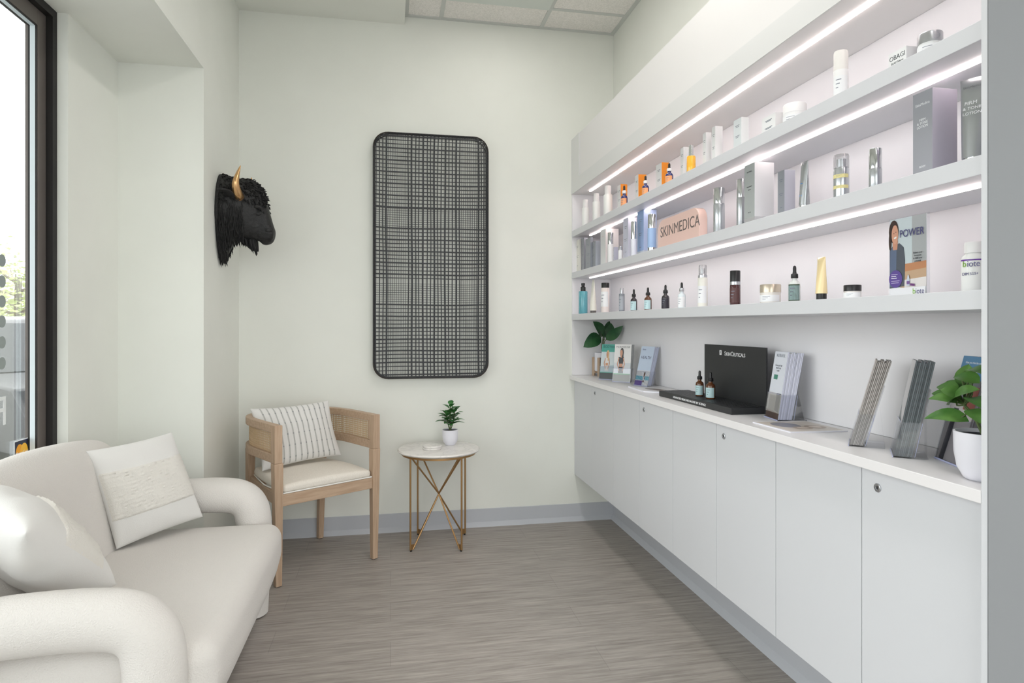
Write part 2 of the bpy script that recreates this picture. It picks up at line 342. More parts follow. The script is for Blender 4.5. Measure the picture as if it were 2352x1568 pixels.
# ------------------------------------------------------------------ outside
GO = -.28
M_asph = ramp_mat('pale_asphalt', (150, 150, 150), (178, 178, 176), 40, rough=.9)
struct(MB().box(-60, -1.33, -30, 70, GO - .1, GO).box(-1.33, 30, -30, -1.3, GO - .1, GO).build('parking_ground', M_asph, smooth=False), 'pale asphalt parking ground outside')
struct(MB().box(-3.1, -1.33, -8, 12, GO, -.1).build('sidewalk', ramp_mat('concrete', (188, 186, 180), (206, 204, 199), 20, rough=.9), smooth=False), 'concrete walk along the shopfront')
cp = thing('entrance_canopy', 'grey canopy over the walk outside the window', 'canopy', (-2.2, 2.5, 3.85))
MB().box(-.84, .75, -7, 7, 0, .16).build('canopy_slab', mat('canopy_grey', (150, 152, 154), .6), cp, smooth=False)
for y in (-6.8, -2.2, 6.8): MB().box(-.75, -.63, y - .06, y + .06, GO - 3.85, 0).build('post', M_bronze, cp, smooth=False)
def car(loc, rz, paint, label, suv=False):
    t = thing('parked_car', label, 'car', loc, rz); h = .18 if suv else 0
    lo = [(-2.25, .32), (-2.3, .62), (-2.2, .86), (-1.35, .95 + h * .4), (1.1, .96 + h * .4), (2.05, .84 + h * .5), (2.28, .68), (2.3, .34)]
    body = MB(); n = len(lo)
    def slab(poly, y, inset=0): return [Vector((x, y, z)) for x, z in poly]
    for pts, w0, w1 in ((lo, .86, .90),):
        secs = [[Vector((x * .985, s * .9 * .97, z)) for x, z in pts] if abs(s) == 1 else [Vector((x, s * .9, z)) for x, z in pts] for s in (-1, -.93, 0, .93, 1)]
        vs_ = [q for s_ in secs for q in s_]; fs = []
        for i in range(4):
            for k in range(n): k2 = (k + 1) % n; fs.append((i * n + k, i * n + k2, (i + 1) * n + k2, (i + 1) * n + k))
        fs += [tuple(range(n)), tuple(range(4 * n, 5 * n))[::-1]]; body.add(vs_, fs)
    body.build('car_body', mat('paint_%d_%d_%d' % paint, paint, .25, coat=.8), t, bevel=.04)
    gh = [(-1.75, .93 + h * .4), (-1.2, 1.36 + h), (-.3, 1.44 + h), (.35, 1.38 + h), (1.15, .93 + h * .4)]
    def loft(poly, wb, wt, zb, zt, nm, m, grow=0):
        a = []
        for s in (-1, 1):
            for x, z in poly: k = (z - zb) / (zt - zb); a.append(Vector((x, s * (wb + (wt - wb) * k + grow), z)))
        k = len(poly); q = MB(); q.add(a, [tuple(range(k)), tuple(range(2 * k - 1, k - 1, -1))] + [(i, i + k, (i + 1) % k + k, (i + 1) % k) for i in range(k)]); return q.build(nm, m, t, bevel=.03)
    loft(gh, .80, .62, .93 + h * .4, 1.44 + h, 'cabin', mat('paint_%d_%d_%d' % paint, paint, .25))
    sg = [(-1.5, .98 + h * .4), (-1.12, 1.31 + h), (-.3, 1.37 + h), (.28, 1.32 + h), (.92, .98 + h * .4)]
    loft(sg, .80, .63, .93 + h * .4, 1.44 + h, 'side_glass', mat('car_glass', (52, 58, 62), .08, coat=.5), .006)
    ws = MB(); a0, a1 = (.42, 1.35 + h), (1.12, .96 + h * .4)
    ws.add([Vector((a0[0] + .03, -.58, a0[1])), Vector((a0[0] + .03, .58, a0[1])), Vector((a1[0] + .03, .72, a1[1])), Vector((a1[0] + .03, -.72, a1[1]))], [(0, 1, 2, 3)]); ws.build('windscreen', MATS['car_glass'], t, smooth=False)
    for x in (-1.4, 1.42):
        for s in (-1, 1):
            wm = MB().lathe([(0, -.1), (.3, -.11), (.34, -.09), (.34, .09), (.3, .11), (0, .1)], 24); wm.v = [(x + a, s * .82 + c, .34 + b) for a, b, c in wm.v]
            wo = wm.build('wheel', mat('tyre', (30, 30, 31), .8), t)
            hm = MB().lathe([(0, -.03), (.2, -.02), (.21, .0), (0, .02)], 16); hm.v = [(x + a, s * .93 + c * s, .34 + b) for a, b, c in hm.v]; hm.build('hubcap', M_silver, wo)
    for s in (-1, 1): MB().rbox(2.16, 2.3, s * .65 - .18, s * .65 + .18, .62, .74, .04, m=2, k=3).build('headlight', M_chrome, t)
car((-4.5, 8.3, GO), math.radians(-35), (46, 48, 52), 'dark parked car nearest outside the window', True)
car((-8.0, 13.3, GO), math.radians(20), (232, 234, 236), 'white parked car behind the dark car outside')
def tree(loc, h, r, label, seed, nleaf=2600):
    rr = random.Random(seed); t = thing('tree', label, 'tree', loc); tk = MB(); tips = []
    tk.tube(spline([(0, 0, 0), (.05, .02, h * .25), (-.05, .05, h * .5), (0, 0, h * .8)], 4), [.16 - .007 * k for k in range(13)], 8)
    for k in range(16):
        z0 = h * (.28 + .5 * k / 16); a = k * 2.4; L = r * (.7 + .4 * rr.random()); e = Vector((math.cos(a) * L, math.sin(a) * L, z0 + h * .2)); 
        tk.tube(spline([(0, 0, z0), (math.cos(a) * L * .5, math.sin(a) * L * .5, z0 + h * .07), e], 4), [.05 - .005 * q for q in range(9)], 6); tips.append(e)
    tk.build('trunk', mat('bark', (150, 140, 130), .9), t)
    lf = MB()
    for k in range(nleaf):
        c = rr.choice(tips) * (.6 + .5 * rr.random()) + Vector([rr.gauss(0, r * .22) for _ in range(3)]); s = .075; R = Matrix.Rotation(rr.random() * 6, 3, 'Z') @ Matrix.Rotation(rr.random() * 3, 3, 'X')
        c.z = max(c.z, h * .25)
        lf.add([c + R @ Vector(q) * s for q in ((-1, 0, 0), (0, -.5, .1), (1, 0, 0), (0, .5, .1))], [(0, 1, 2, 3)])
    lf.build('foliage', mat('spring_leaf', (206, 216, 158), .7), t, smooth=False, fix=False)
tree((-10.5, 20.5, GO), 3.6, 1.7, 'pale green tree across the parking ground', 3)
tree((-17, 30, GO), 4.2, 2.2, 'further pale green tree behind the white car', 5)

# ================================================================== SHELVING WALL
XF = 1.117; YE = 1.012
tag(MB().box(1.377, XR - .0005, YE, YB - .0005, .9145, 2.0495).build('back_panel', M_white2, smooth=False), 'white laminate backing behind the open shelves', 'wall panel')
tag(MB().box(XF + .004, 1.3765, YB - .012, YB - .0005, .9145, 2.0495).build('wall_liner', M_white2, smooth=False), 'white laminate strip closing the far end of the open shelves', 'wall panel')
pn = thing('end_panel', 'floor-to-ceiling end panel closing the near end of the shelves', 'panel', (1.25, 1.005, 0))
MB().box(-.145, .147, -.006, .006, 0, CZ - .001).build('panel_board', M_white, pn, smooth=False)
MB().box(-.1445, .147, -.009, -.0062, 0, CZ - .001).build('grey_facing', M_grey_face, pn, smooth=False)  # thin sheet, darker grey than the board behind it
SH = {}
for nm, z0, z1, led, lab in (('low', 1.260, 1.298, False, 'lowest white floating shelf, the one without a light strip'), ('mid', 1.520, 1.558, True, 'middle white floating shelf'), ('top', 1.780, 1.818, True, 'topmost white floating shelf')):
    s = thing('floating_shelf', lab, 'shelf', (1.24, 2.42, z0), group='white floating shelves on the right wall')
    MB().box(XF - 1.24, 1.3765 - 1.24, YE - 2.42, YB - .013 - 2.42, 0, z1 - z0).build('shelf_board', M_white, s, smooth=False, bevel=.001)
    if led: MB().box(-.045, -.035, YE - 2.42, 3.70 - 2.42, -.005, -.0002).build('light_strip', M_led, s, smooth=False)
    SH[nm] = z1
M_ovr = mat('overhead_white', (224, 225, 224), .45)
s = thing('overhead_cabinet', 'long white overhead box above the shelves with a glowing light strip', 'cabinet', (1.25, 2.42, 2.05))
MB().box(XF + .006 - 1.25, XR - .001 - 1.25, YE - 2.42, YB - .001 - 2.42, 0, .342).build('box_body', mat('warm_white', (232, 231, 230), .5), s, smooth=False)
MB().box(XF - 1.25, XF + .0055 - 1.25, YE - 2.42, YB - .001 - 2.42, 0, .08).build('bottom_rail', M_ovr, s, smooth=False)
MB().box(XF - 1.25, XF + .0055 - 1.25, 3.667 - 2.42, YB - .001 - 2.42, .0801, .342).build('end_stile', M_ovr, s, smooth=False)
MB().box(-.055, -.045, YE - 2.42, 3.70 - 2.42, -.005, -.0002).build('light_strip', M_led, s, smooth=False)
# base cabinets
CT = .914
ct = MB().box(1.105, 1.3765, YE, YB - .013, .889, CT).build('countertop', M_counter, smooth=False, bevel=.0012); tag(ct, 'long white countertop running along the shelving wall', 'countertop')
seams = [3.829 - .3525 * k for k in range(8)] + [YE]
names = ['farthest wall-hung white cabinet, next to the back wall', 'second wall-hung white cabinet from the back wall', 'third wall-hung white cabinet, under the black display', 'nearest wall-hung white cabinet, beside the end panel']
for k in range(4):
    ya, ym, yb = seams[2 * k], seams[2 * k + 1], seams[2 * k + 2]; c = thing('base_cabinet', names[k], 'cabinet', (1.27, ym, .29), group='wall-hung base cabinets')
    MB().box(1.158 - 1.27, XR - .001 - 1.27, yb - ym + .0005, ya - ym - .0005, .0, .5985).build('body', M_white, c, smooth=False)
    for (q0, q1, side) in ((ym, ya, 1), (yb, ym, -1)):
        d = MB().box(1.138 - 1.27, 1.1565 - 1.27, q0 - ym + .0012, q1 - ym - .0012, .001, .595).build('door', M_white, c, smooth=False, bevel=.0008)
        e0 = .02 if side > 0 else -.14
        MB().box(1.1362 - 1.27, 1.142 - 1.27, e0, e0 + .12, .5952, .5975).build('edge_pull', mat('pull_alu', (150, 152, 156), .35, .8), d, smooth=False)
        if side < 0:
            l = MB().lathe([(0, 0), (.0105, 0), (.0105, .002), (.009, .0032), (.0065, .0032), (.006, .0015), (0, .0015)], 24); l.v = [(1.1378 - 1.27 - z, x - .053, y + .553) for x, y, z in l.v]
            lk = l.build('lock', M_silver, d)
            MB().box(1.1345 - 1.27, 1.1362 - 1.27, -.0538, -.0522, .5495, .5565).build('keyhole', M_blk, lk, smooth=False)

# ================================================================== PRODUCTS
def cyl_pos(u0, u1, vt, X, z):
    uc = (u0 + u1) / 2; p = at_x(uc, vt, X); rx, ry = ray(uc); k = X / rx
    R = (u1 - u0) / 2 * k * math.cos(math.atan((uc - CX) / F)); return Vector((X, p.y, z)), R, p.z - z
def bottle(name, label, cat, u0, u1, vt, X, zs, parts, labels=(), group=None, H=None):
    pos, R, h = cyl_pos(u0, u1, vt, X, zs); H = H or h
    t = thing(name, label, cat, pos, group=group)
    for nm, m, prof in parts:
        MB().lathe([(r * R, z * H) for r, z in prof], 28).build(nm, m, t, angle=40)
    for z0, z1, m in labels:
        mb = MB().arc(R * 1.012, z0 * H, z1 * H, 125, 290, 18, 0)
        for j in range(3):
            zz = z0 + (z1 - z0) * (.75 - .22 * j); mb.arc(R * 1.018, zz * H, (zz + (z1 - z0) * .045) * H, 190, 235 - 12 * j, 8, 1)
        mb.build('label', [m, mat('fine_print', (120, 128, 140), .5)], t, fix=False)
    return t
def dropper_parts(glass, collar=None, bulb=None):
    return [('glass_bottle', glass, [(0, 0), (.92, 0), (1, .02), (1, .46), (.9, .53), (.5, .58), (.42, .62), (.42, .66), (0, .66)]),
            ('collar', collar or M_blk, [(0, .65), (.58, .65), (.62, .66), (.6, .76), (.5, .775), (0, .775)]),
            ('rubber_bulb', bulb or M_blk, [(0, .775), (.34, .775), (.34, .80), (.3, .83), (.3, .93), (.22, .98), (0, 1)])]
def cap_parts(body, cap, split, rb=1., rc=.96, ring=None):
    P = [('body', body, [(0, 0), (rb * .95, 0), (rb, .01), (rb, split - .02), (rb * .93, split), (0, split)]), ('cap', cap, [(0, split), (rc, split), (rc, .985), (rc * .93, 1), (0, 1)])]
    if ring: P.append(('ring', ring, [(0, split - .01), (rb * 1.01, split - .01), (rb * 1.01, split + .08), (0, split + .08)]))
    return P
blueglass = mat('cobalt_glass', (32, 44, 110), .1, coat=.6); amber = mat('amber_glass', (96, 54, 26), .1, coat=.6); dark = mat('dark_glass', (36, 30, 38), .12, coat=.6)
peach = mat('peach_label', (240, 170, 120), .5); lab_teal = mat('pale_teal_label', (190, 220, 224), .5); lab_white = mat('white_label', (236, 238, 240), .5); mint = mat('mint_label', (196, 226, 226), .5)
orange = mat('orange_card', (246, 150, 40), .5); M_carton = mat('white_carton', (232, 234, 234), .45)
# --- boxes: left edge, front corner, right edge in the photo -> width and depth on the shelf
def carton(label, u0, us, u1, vt, Xf, zs, front, side, group=None, foot=None, words=None, name='product_box', cat='box', H=None):
    a = at_x(us, vt, Xf); Y0 = a.y; Y1 = at_x(u0, vt, Xf).y; Xb = min(at_y(u1, vt, Y0).x, 1.3765 - .002); H = H or a.z - zs
    t = thing(name, label, cat, ((Xf + Xb) / 2, (Y0 + Y1) / 2, zs), group=group); hx, hy = (Xb - Xf) / 2, (Y1 - Y0) / 2
    MB().box(-hx, hx, -hy, hy, 0, H).build('carton', side, t, smooth=False, bevel=.0006)
    MB().box(-hx - .0004, -hx, -hy + .0005, hy - .0005, .0005, H - .0005).build('front_face', front, t, smooth=False)
    if foot: MB().box(-hx - .0006, hx + .0006, -hy - .0006, hy + .0006, .0004, H * .12).build('foot_band', foot, t, smooth=False)
    lm = mat('fine_print', (120, 128, 140), .5)
    if words:
        for (s_, fz, size, mm) in words: text('printed_word', s_, size, (-hx - .0006, 0, H * fz), (0, -1, 0), (0, 0, 1), mm or lm, t, align='CENTER')
    else:
        q = MB()
        for fz, ww in ((.8, .5), (.76, .35), (.5, .55), (.46, .4), (.2, .3)): q.box(-hx - .0007, -hx - .0004, -hy * ww, hy * ww, H * fz, H * fz + .002)
        q.build('fine_print', lm, t, smooth=False)
    return t
zt, zm, zl = SH['top'], SH['mid'], SH['low']
wb = cap_parts(mat('white_bottle', (236, 238, 236), .3), M_wht, .72, 1, .72, M_silver)
wb[2] = ('ring', M_silver, [(0, .705), (.78, .705), (.78, .725), (0, .725)])
for u0, u1, vt, lab in ((1336.5, 1353, 459, 'smallest white bottle at the far end of the top shelf'), (1361, 1378.5, 444.5, 'middle-sized white bottle, second from the far end of the top shelf'), (1386, 1406.6, 427, 'tallest of the three white bottles at the far end of the top shelf')):
    bottle('lotion_bottle', lab, 'bottle', u0, u1, vt, 1.17, zt, wb, group='white bottles on the top shelf')
for u0, us, u1, vt, d, lab, lab2 in ((1418.4, 1425.7, 1440.9, 422.6, (1425.7, 1441.7, 425.7), 'smallest white and orange carton on the top shelf', 'blue dropper bottle before the smallest orange carton'),
        (1459, 1466.4, 1484.6, 400, (1474.5, 1491, 403), 'middle white and orange carton on the top shelf', 'blue dropper bottle before the middle orange carton'),
        (1507, 1520, 1537, 372.4, (1528, 1546.4, 374.6), 'largest white and orange carton on the top shelf', 'blue dropper bottle before the largest orange carton')):
    carton(lab, u0, us, u1, vt, 1.20, zt, M_carton, orange, 'orange cartons')
    bottle('dropper_bottle', lab2, 'bottle', d[0], d[1], d[2], 1.165, zt, dropper_parts(blueglass, M_wht), [(.05, .44, peach)], 'blue dropper bottles')
carton('slim white carton behind the yellow bottle on the top shelf', 1563, 1570, 1583, 337, 1.2, zt, M_carton, M_carton)
t = bottle('serum_bottle', 'amber-yellow bottle with tall silver cap on the top shelf', 'bottle', 1577, 1598, 334, 1.165, zt,
    [('glass_bottle', mat('yellow_serum', (250, 184, 60), .15, coat=.5), [(0, 0), (.95, 0), (1, .02), (1, .60), (.9, .64), (0, .64)]), ('cap', M_chrome, [(0, .64), (.52, .64), (.52, .99), (.45, 1), (0, 1)])])
carton('shorter of the two plain white cartons on the top shelf', 1614, 1622, 1634, 303.4, 1.19, zt, M_carton, M_wht)
carton('taller of the two plain white cartons on the top shelf', 1635, 1643, 1660, 289, 1.19, zt, M_carton, M_wht)
carton('white striped carton with a turquoise foot on the top shelf', 1685, 1703, 1720, 268, 1.17, zt, mat('pale_grey_card', (214, 220, 222), .4), M_carton, foot=mat('turquoise', (78, 196, 206), .4))
carton('low white carton left of the white jar on the top shelf', 1750, 1781, 1799, 257, 1.18, zt, M_carton, M_wht)
jar = lambda body, lid, s_=.55, rl=1.: [('jar_body', body, [(0, 0), (.9, 0), (.97, .04), (.97, s_), (0, s_)]), ('lid', lid, [(0, s_), (rl, s_), (rl, .96), (rl * .96, 1), (0, 1)])]
bottle('cream_jar', 'white lidded jar in the middle of the top shelf', 'jar', 1798, 1853, 241, 1.19, zt, jar(M_wht, M_wht, .62), [(.1, .5, lab_white)])
bottle('pump_bottle', 'frosted white capped bottle standing alone on the top shelf', 'bottle', 1914, 1949, 119, 1.17, zt,
    [('body', M_wht, [(0, 0), (.95, 0), (1, .02), (1, .62), (0, .62)]), ('cap', mat('frosted_cap', (236, 234, 230), .25), [(0, .62), (.98, .62), (.98, .96), (.9, 1), (0, 1)])], [(.15, .5, lab_white)])
tx = mat('dark_print', (88, 92, 96), .5); tg = mat('gold_print', (180, 176, 150), .4)
carton('small white carton lettered OBAGI near the end panel', 2041, 2082, 2107, 104, 1.16, zt, M_carton, mat('grey_print_side', (222, 222, 224), .5), words=[('OBAGI', .62, .0155, tx), ('ELASTIderm', .44, .007, tx), ('__________', .33, .0085, tg)])
bottle('cream_jar', 'large jar with a silver lid beside the OBAGI carton', 'jar', 2106, 2167, 79, 1.185, zt, jar(M_carton, M_silver, .62), [(.12, .55, lab_white)])

# middle shelf
greyc = mat('grey_card', (150, 154, 162), .4, .2); greys = mat('grey_card_side', (190, 190, 202), .45)
cream = mat('cream_card', (236, 234, 226), .5); lav = mat('lavender_card', (214, 216, 232), .4); silc = mat('silver_card', (186, 192, 192), .35, .35)
carton('slim cream carton at the far end of the middle shelf', 1322.4, 1331, 1335, 549, 1.15, zm, cream, cream)
carton('first tall grey carton from the far end of the middle shelf', 1335.6, 1341.5, 1350, 545.5, 1.16, zm, greyc, greyc, 'tall grey cartons')
carton('second tall grey carton from the far end, directly before the first', 1345, 1356.5, 1362, 544.7, 1.15, zm, greyc, greyc, 'tall grey cartons')
carton('shorter grey carton beside the tall grey pair on the middle shelf', 1357.5, 1368, 1380.5, 553, 1.16, zm, greyc, mat('blue_grey_card', (176, 182, 192), .45))
carton('large white carton with a small red mark on the middle shelf', 1379.4, 1391, 1421, 524, 1.18, zm, M_carton, mat('blush_white', (238, 232, 230), .5), words=[('a', .8, .012, mat('red_print', (216, 84, 84), .5))])
silb = mat('silver_bottle', (196, 200, 204), .22, .75)
bottle('serum_bottle', 'slim white bottle with silver cap before the large white carton', 'bottle', 1395.4, 1409, 534.3, 1.15, zm, cap_parts(M_wht, M_chrome, .62, 1, .95))
carton('small lavender-white carton low on the middle shelf', 1405, 1411, 1420, 567, 1.19, zm, lav, lav)
bottle('serum_bottle', 'shortest white and silver bottle beside the small lavender carton', 'bottle', 1420, 1430, 566, 1.15, zm, cap_parts(M_wht, M_silver, .72, 1, .9))
carton('pale lavender carton left of the blue one', 1431.5, 1443, 1463, 498.5, 1.18, zm, lav, mat('lavender_side', (228, 228, 240), .5))
bottle('serum_bottle', 'white bottle with chrome cap before the pale lavender carton', 'bottle', 1449, 1462, 509, 1.145, zm, cap_parts(mat('pearl_bottle', (228, 230, 240), .3), M_chrome, .5, 1, .95))
carton('sky-blue carton beside the pink sign', 1464, 1478.5, 1508, 480.5, 1.18, zm, mat('blue_card', (150, 178, 222), .4), mat('blue_card_side', (188, 204, 238), .45), foot=mat('blue_silver', (206, 214, 228), .3, .4))
bottle('serum_bottle', 'sky-blue bottle with chrome cap before the blue carton', 'bottle', 1487, 1507, 492.5, 1.145, zm, [('body', mat('blue_bottle', (160, 190, 232), .25), [(0, .1), (.98, .1), (1, .12), (1, .62), (0, .62)]), ('foot', M_chrome, [(0, 0), (.96, 0), (.96, .1), (0, .1)]), ('cap', M_chrome, [(0, .62), (.9, .62), (.9, .985), (.84, 1), (0, 1)])])
# pink acrylic brand block
a = at_x(1511, 500, 1.15); b_ = at_x(1606, 500, 1.15); H = at_x(1590, 478, 1.15).z - zm
sg = thing('brand_block', 'pale pink acrylic block lettered SKINMEDICA on the middle shelf', 'sign', (1.15, (a.y + b_.y) / 2, zm)); hw = (a.y - b_.y) / 2; r_ = .05
poly = [(-hw, 0), (hw, 0)] + [(hw - r_ + r_ * math.cos(math.radians(q)), H - r_ + r_ * math.sin(math.radians(q))) for q in range(0, 91, 15)] + [(-hw + r_ + r_ * math.cos(math.radians(q)), H - r_ + r_ * math.sin(math.radians(q))) for q in range(90, 181, 15)]
MB().prism(poly, (0, 0, 0), (0, -1, 0), (0, 0, 1), .034).build('acrylic_block', mat('pink_acrylic', (238, 205, 194), .12, coat=.5), sg, bevel=.0015)
text('engraved_word', 'SKINMEDICA', hw * .335, (-.0004, hw * .86, H * .40), (0, -1, 0), (0, 0, 1), mat('engraving', (120, 110, 108), .4, .3), sg, sx=.97)
bottle('serum_bottle', 'slim silver bottle just right of the pink sign', 'bottle', 1638, 1665, 432.5, 1.17, zm, cap_parts(silb, M_chrome, .66, 1, .98))
bottle('serum_bottle', 'slim silver bottle half behind the big silver carton', 'bottle', 1691.5, 1714, 412, 1.19, zm, cap_parts(silb, M_chrome, .64, 1, .95))
carton('big pale silver carton with darker foot on the middle shelf', 1710, 1733.5, 1778, 371, 1.16, zm, silc, mat('silver_white_side', (224, 224, 226), .4), words=[('SkinMedica', .86, .007, tx), ('Rejuvenative', .62, .006, tx), ('Serum', .57, .006, tx), ('Net Wt', .2, .005, tx)], foot=mat('silver_foot', (208, 208, 210), .25, .5))
carton('grey and lilac carton left of the small grey tube', 1786.5, 1802, 1826.5, 389, 1.17, zm, greyc, greys)
def squeeze(name, label, u0, u1, vt, X, zs, tm, cm, capf=.12, stripe=None, rzn=0.0, wr=1.0):
    pos, R, H = cyl_pos(u0, u1, vt, X, zs); t = thing(name, label, 'tube', pos, rzn); mb = MB(); n = 24; rows = []; K = 10
    vs_ = []
    for i in range(K + 1):
        k = i / K; ax = R * (1 - k) ** .75 * .9 + .0012; ay = R * (.88 + .14 * k) * wr; z = H * (capf + (1 - capf) * k)
        vs_ += [(ax * math.cos(2 * PI * q / n), ay * math.sin(2 * PI * q / n), z) for q in range(n)]
    fs = [(i * n + q, i * n + (q + 1) % n, (i + 1) * n + (q + 1) % n, (i + 1) * n + q) for i in range(K) for q in range(n)] + [tuple(range(n)), tuple(range(K * n, K * n + n))]
    mb.add(vs_, fs); mb.build('tube_body', tm, t, angle=85)
    MB().lathe([(0, 0), (R * .78, 0), (R * .8, .002), (R * .8, H * capf), (0, H * capf)], 24).build('cap', cm, t)
    if stripe:
        q = MB(); q.box(-R * .80, -R * .62, -R * .3, R * .3, H * .3, H * .33); q.box(-R * .62, -R * .45, -R * .25, R * .25, H * .55, H * .565); q.build('print', stripe, t, smooth=False)
    return t
squeeze('squeeze_tube', 'small silver-grey squeeze tube with a blue mark, standing on its cap', 1833.6, 1861.6, 371, 1.18, zm, mat('silver_tube', (172, 176, 178), .25, .6), M_chrome, .13, mat('blue_print', (60, 130, 200), .4))
bottle('pump_bottle', 'silver bottle with clear cap and yellow marks on the middle shelf', 'bottle', 1914, 1951, 356, 1.17, zm,
    [('body', silb, [(0, 0), (.96, 0), (1, .02), (1, .68), (.9, .72), (.62, .72), (.62, .9), (0, .9)]), ('cap', clear_mat('frosted_clear_cap', (.86, .86, .87), .2, .3), [(0, .7), (.98, .7), (.98, .96), (.9, 1), (0, 1)])], [(.25, .32, mat('yellow_print', (222, 212, 150), .4)), (.48, .56, mat('yellow_print', (222, 212, 150), .4))])
bottle('serum_bottle', 'tall slim silver bottle left of the large lilac-grey carton', 'bottle', 1995, 2026, 342, 1.17, zm, cap_parts(silb, M_chrome, .53, 1, .98))
carton('large lilac-grey carton near the end panel on the middle shelf', 2097, 2142, 2199, 200, 1.165, zm, mat('deep_grey_card', (166, 168, 176), .35, .3), mat('lilac_grey_card', (186, 182, 196), .4), words=[('SkinMedica', .84, .0085, lab_white), ('FIRM', .66, .008, lab_white), ('& TONE', .62, .008, lab_white), ('LOTION', .58, .008, lab_white), ('BODY', .12, .006, lab_white)])
t = squeeze('squeeze_tube', 'large silver squeeze tube against the end panel', 2204, 2275, 178, 1.20, zm, mat('silver_tube', (172, 176, 178), .25, .6), M_chrome, .11, rzn=math.radians(24))
t.location.y = max(t.location.y, YE + .036)
text('printed_word', 'FIRM', .011, (-.024, .011, .128), (0, -1, 0), (.25, 0, 1), lab_white, t); text('printed_word', '& TONE', .009, (-.026, .013, .117), (0, -1, 0), (.25, 0, 1), lab_white, t)
text('printed_word', 'LOTION', .009, (-.028, .013, .106), (0, -1, 0), (.25, 0, 1), lab_white, t); text('printed_word', 'SkinMedica', .0075, (-.0145, .017, .165), (0, -1, 0), (.25, 0, 1), tx, t)

# lowest shelf
teal = clear_mat('teal_bottle_glass', (.32, .62, .68), .12)
bottle('pump_bottle', 'teal pump bottle with black pump at the far end of the low shelf', 'bottle', 1329, 1349.7, 649.5, 1.15, zl,
    [('body', mat('teal_liquid', (96, 168, 182), .15, coat=.5), [(0, 0), (.95, 0), (1, .02), (1, .70), (.9, .73), (0, .73)]), ('collar', M_blk, [(0, .73), (.56, .73), (.56, .86), (.35, .88), (.35, .92), (0, .92)]), ('pump_head', M_blk, [(0, .92), (.42, .92), (.42, .99), (0, 1)])])
squeeze('squeeze_tube', 'cream squeeze tube second from the far end of the low shelf', 1354, 1371, 642.5, 1.16, zl, mat('cream_tube', (238, 236, 226), .35), mat('grey_cap', (104, 100, 96), .3), .08)
bottle('toner_bottle', 'clear pinkish bottle with black cap, third on the low shelf', 'bottle', 1380.5, 1400, 649.5, 1.165, zl, cap_parts(mat('pink_clear', (238, 228, 224), .15, coat=.5), M_blk, .83, 1, .94), [(.2, .7, lab_white)])
bottle('serum_bottle', 'small grey bottle with silver cap, fourth on the low shelf', 'bottle', 1421.5, 1434.7, 661.5, 1.18, zl, cap_parts(mat('grey_bottle', (146, 152, 160), .3, .3), M_silver, .76, 1, .62), [(.08, .65, mat('grey_label', (170, 176, 184), .5))])
G_ = 'dropper bottles on the low shelf'
bottle('dropper_bottle', 'dark dropper bottle with pale label, leftmost dropper of the low shelf', 'bottle', 1448, 1463.6, 663.5, 1.18, zl, dropper_parts(dark), [(.05, .44, lab_teal)], G_)
bottle('dropper_bottle', 'amber dropper bottle with pale label on the low shelf', 'bottle', 1479.6, 1497, 659.5, 1.18, zl, dropper_parts(amber), [(.05, .44, lab_teal)], G_)
bottle('dropper_bottle', 'black dropper bottle with black label on the low shelf', 'bottle', 1519.4, 1537.7, 653.5, 1.18, zl, dropper_parts(dark), [(.05, .44, mat('black_label', (44, 40, 52), .4))], G_)
bottle('dropper_bottle', 'white dropper bottle with silver collar on the low shelf', 'bottle', 1556.7, 1575, 648, 1.18, zl, dropper_parts(mat('pale_glass', (226, 236, 240), .15, coat=.5), M_silver), [(.05, .44, lab_white)], G_)
bottle('pump_bottle', 'tall white pump bottle with clear cap and silver collar on the low shelf', 'bottle', 1602.5, 1625.5, 608.5, 1.18, zl,
    [('body', mat('ivory_bottle', (236, 236, 228), .3), [(0, 0), (.95, 0), (1, .02), (1, .68), (.9, .70), (0, .70)]), ('collar', M_silver, [(0, .70), (.92, .70), (.92, .76), (.5, .8), (.4, .92), (0, .92)]), ('clear_cap', MATS['frosted_clear_cap'], [(0, .76), (.8, .76), (.8, .98), (.74, 1), (0, 1)])], [(.1, .5, lab_white)])
bottle('serum_bottle', 'dark brown bottle with black cap and silver ring on the low shelf', 'bottle', 1676, 1701, 621.5, 1.18, zl, cap_parts(mat('brown_bottle', (70, 36, 38), .15, coat=.5), M_blk, .60, 1, .97, M_silver), [(.08, .5, mat('brown_label', (82, 50, 50), .4))])
bottle('cream_jar', 'cream jar with a champagne-gold lid on the low shelf', 'jar', 1744.8, 1794.4, 653.5, 1.20, zl, jar(mat('pale_jar', (232, 228, 222), .25), mat('champagne_lid', (206, 194, 176), .25, .6), .58), [(.1, .45, lab_white)])
bottle('dropper_bottle', 'largest dropper bottle, clear with mint label and black bulb, on the low shelf', 'bottle', 1811, 1839, 609.5, 1.18, zl, dropper_parts(mat('clear_pale_bottle', (220, 224, 222), .12, coat=.5)), [(.03, .48, mat('dark_green_label', (44, 66, 44), .4)), (.055, .45, mint)], G_)
squeeze('squeeze_tube', 'pale yellow squeeze tube with black cap on the low shelf', 1871.5, 1902, 590.5, 1.18, zl, mat('yellow_tube', (244, 222, 170), .25, coat=.3), M_blk, .16)
bottle('cream_jar', 'small jar with a glossy black lid on the low shelf', 'jar', 1937, 1979, 654.5, 1.18, zl, jar(mat('clear_jar', (226, 222, 218), .15, coat=.4), M_blk, .55), [(.08, .45, lab_white)])
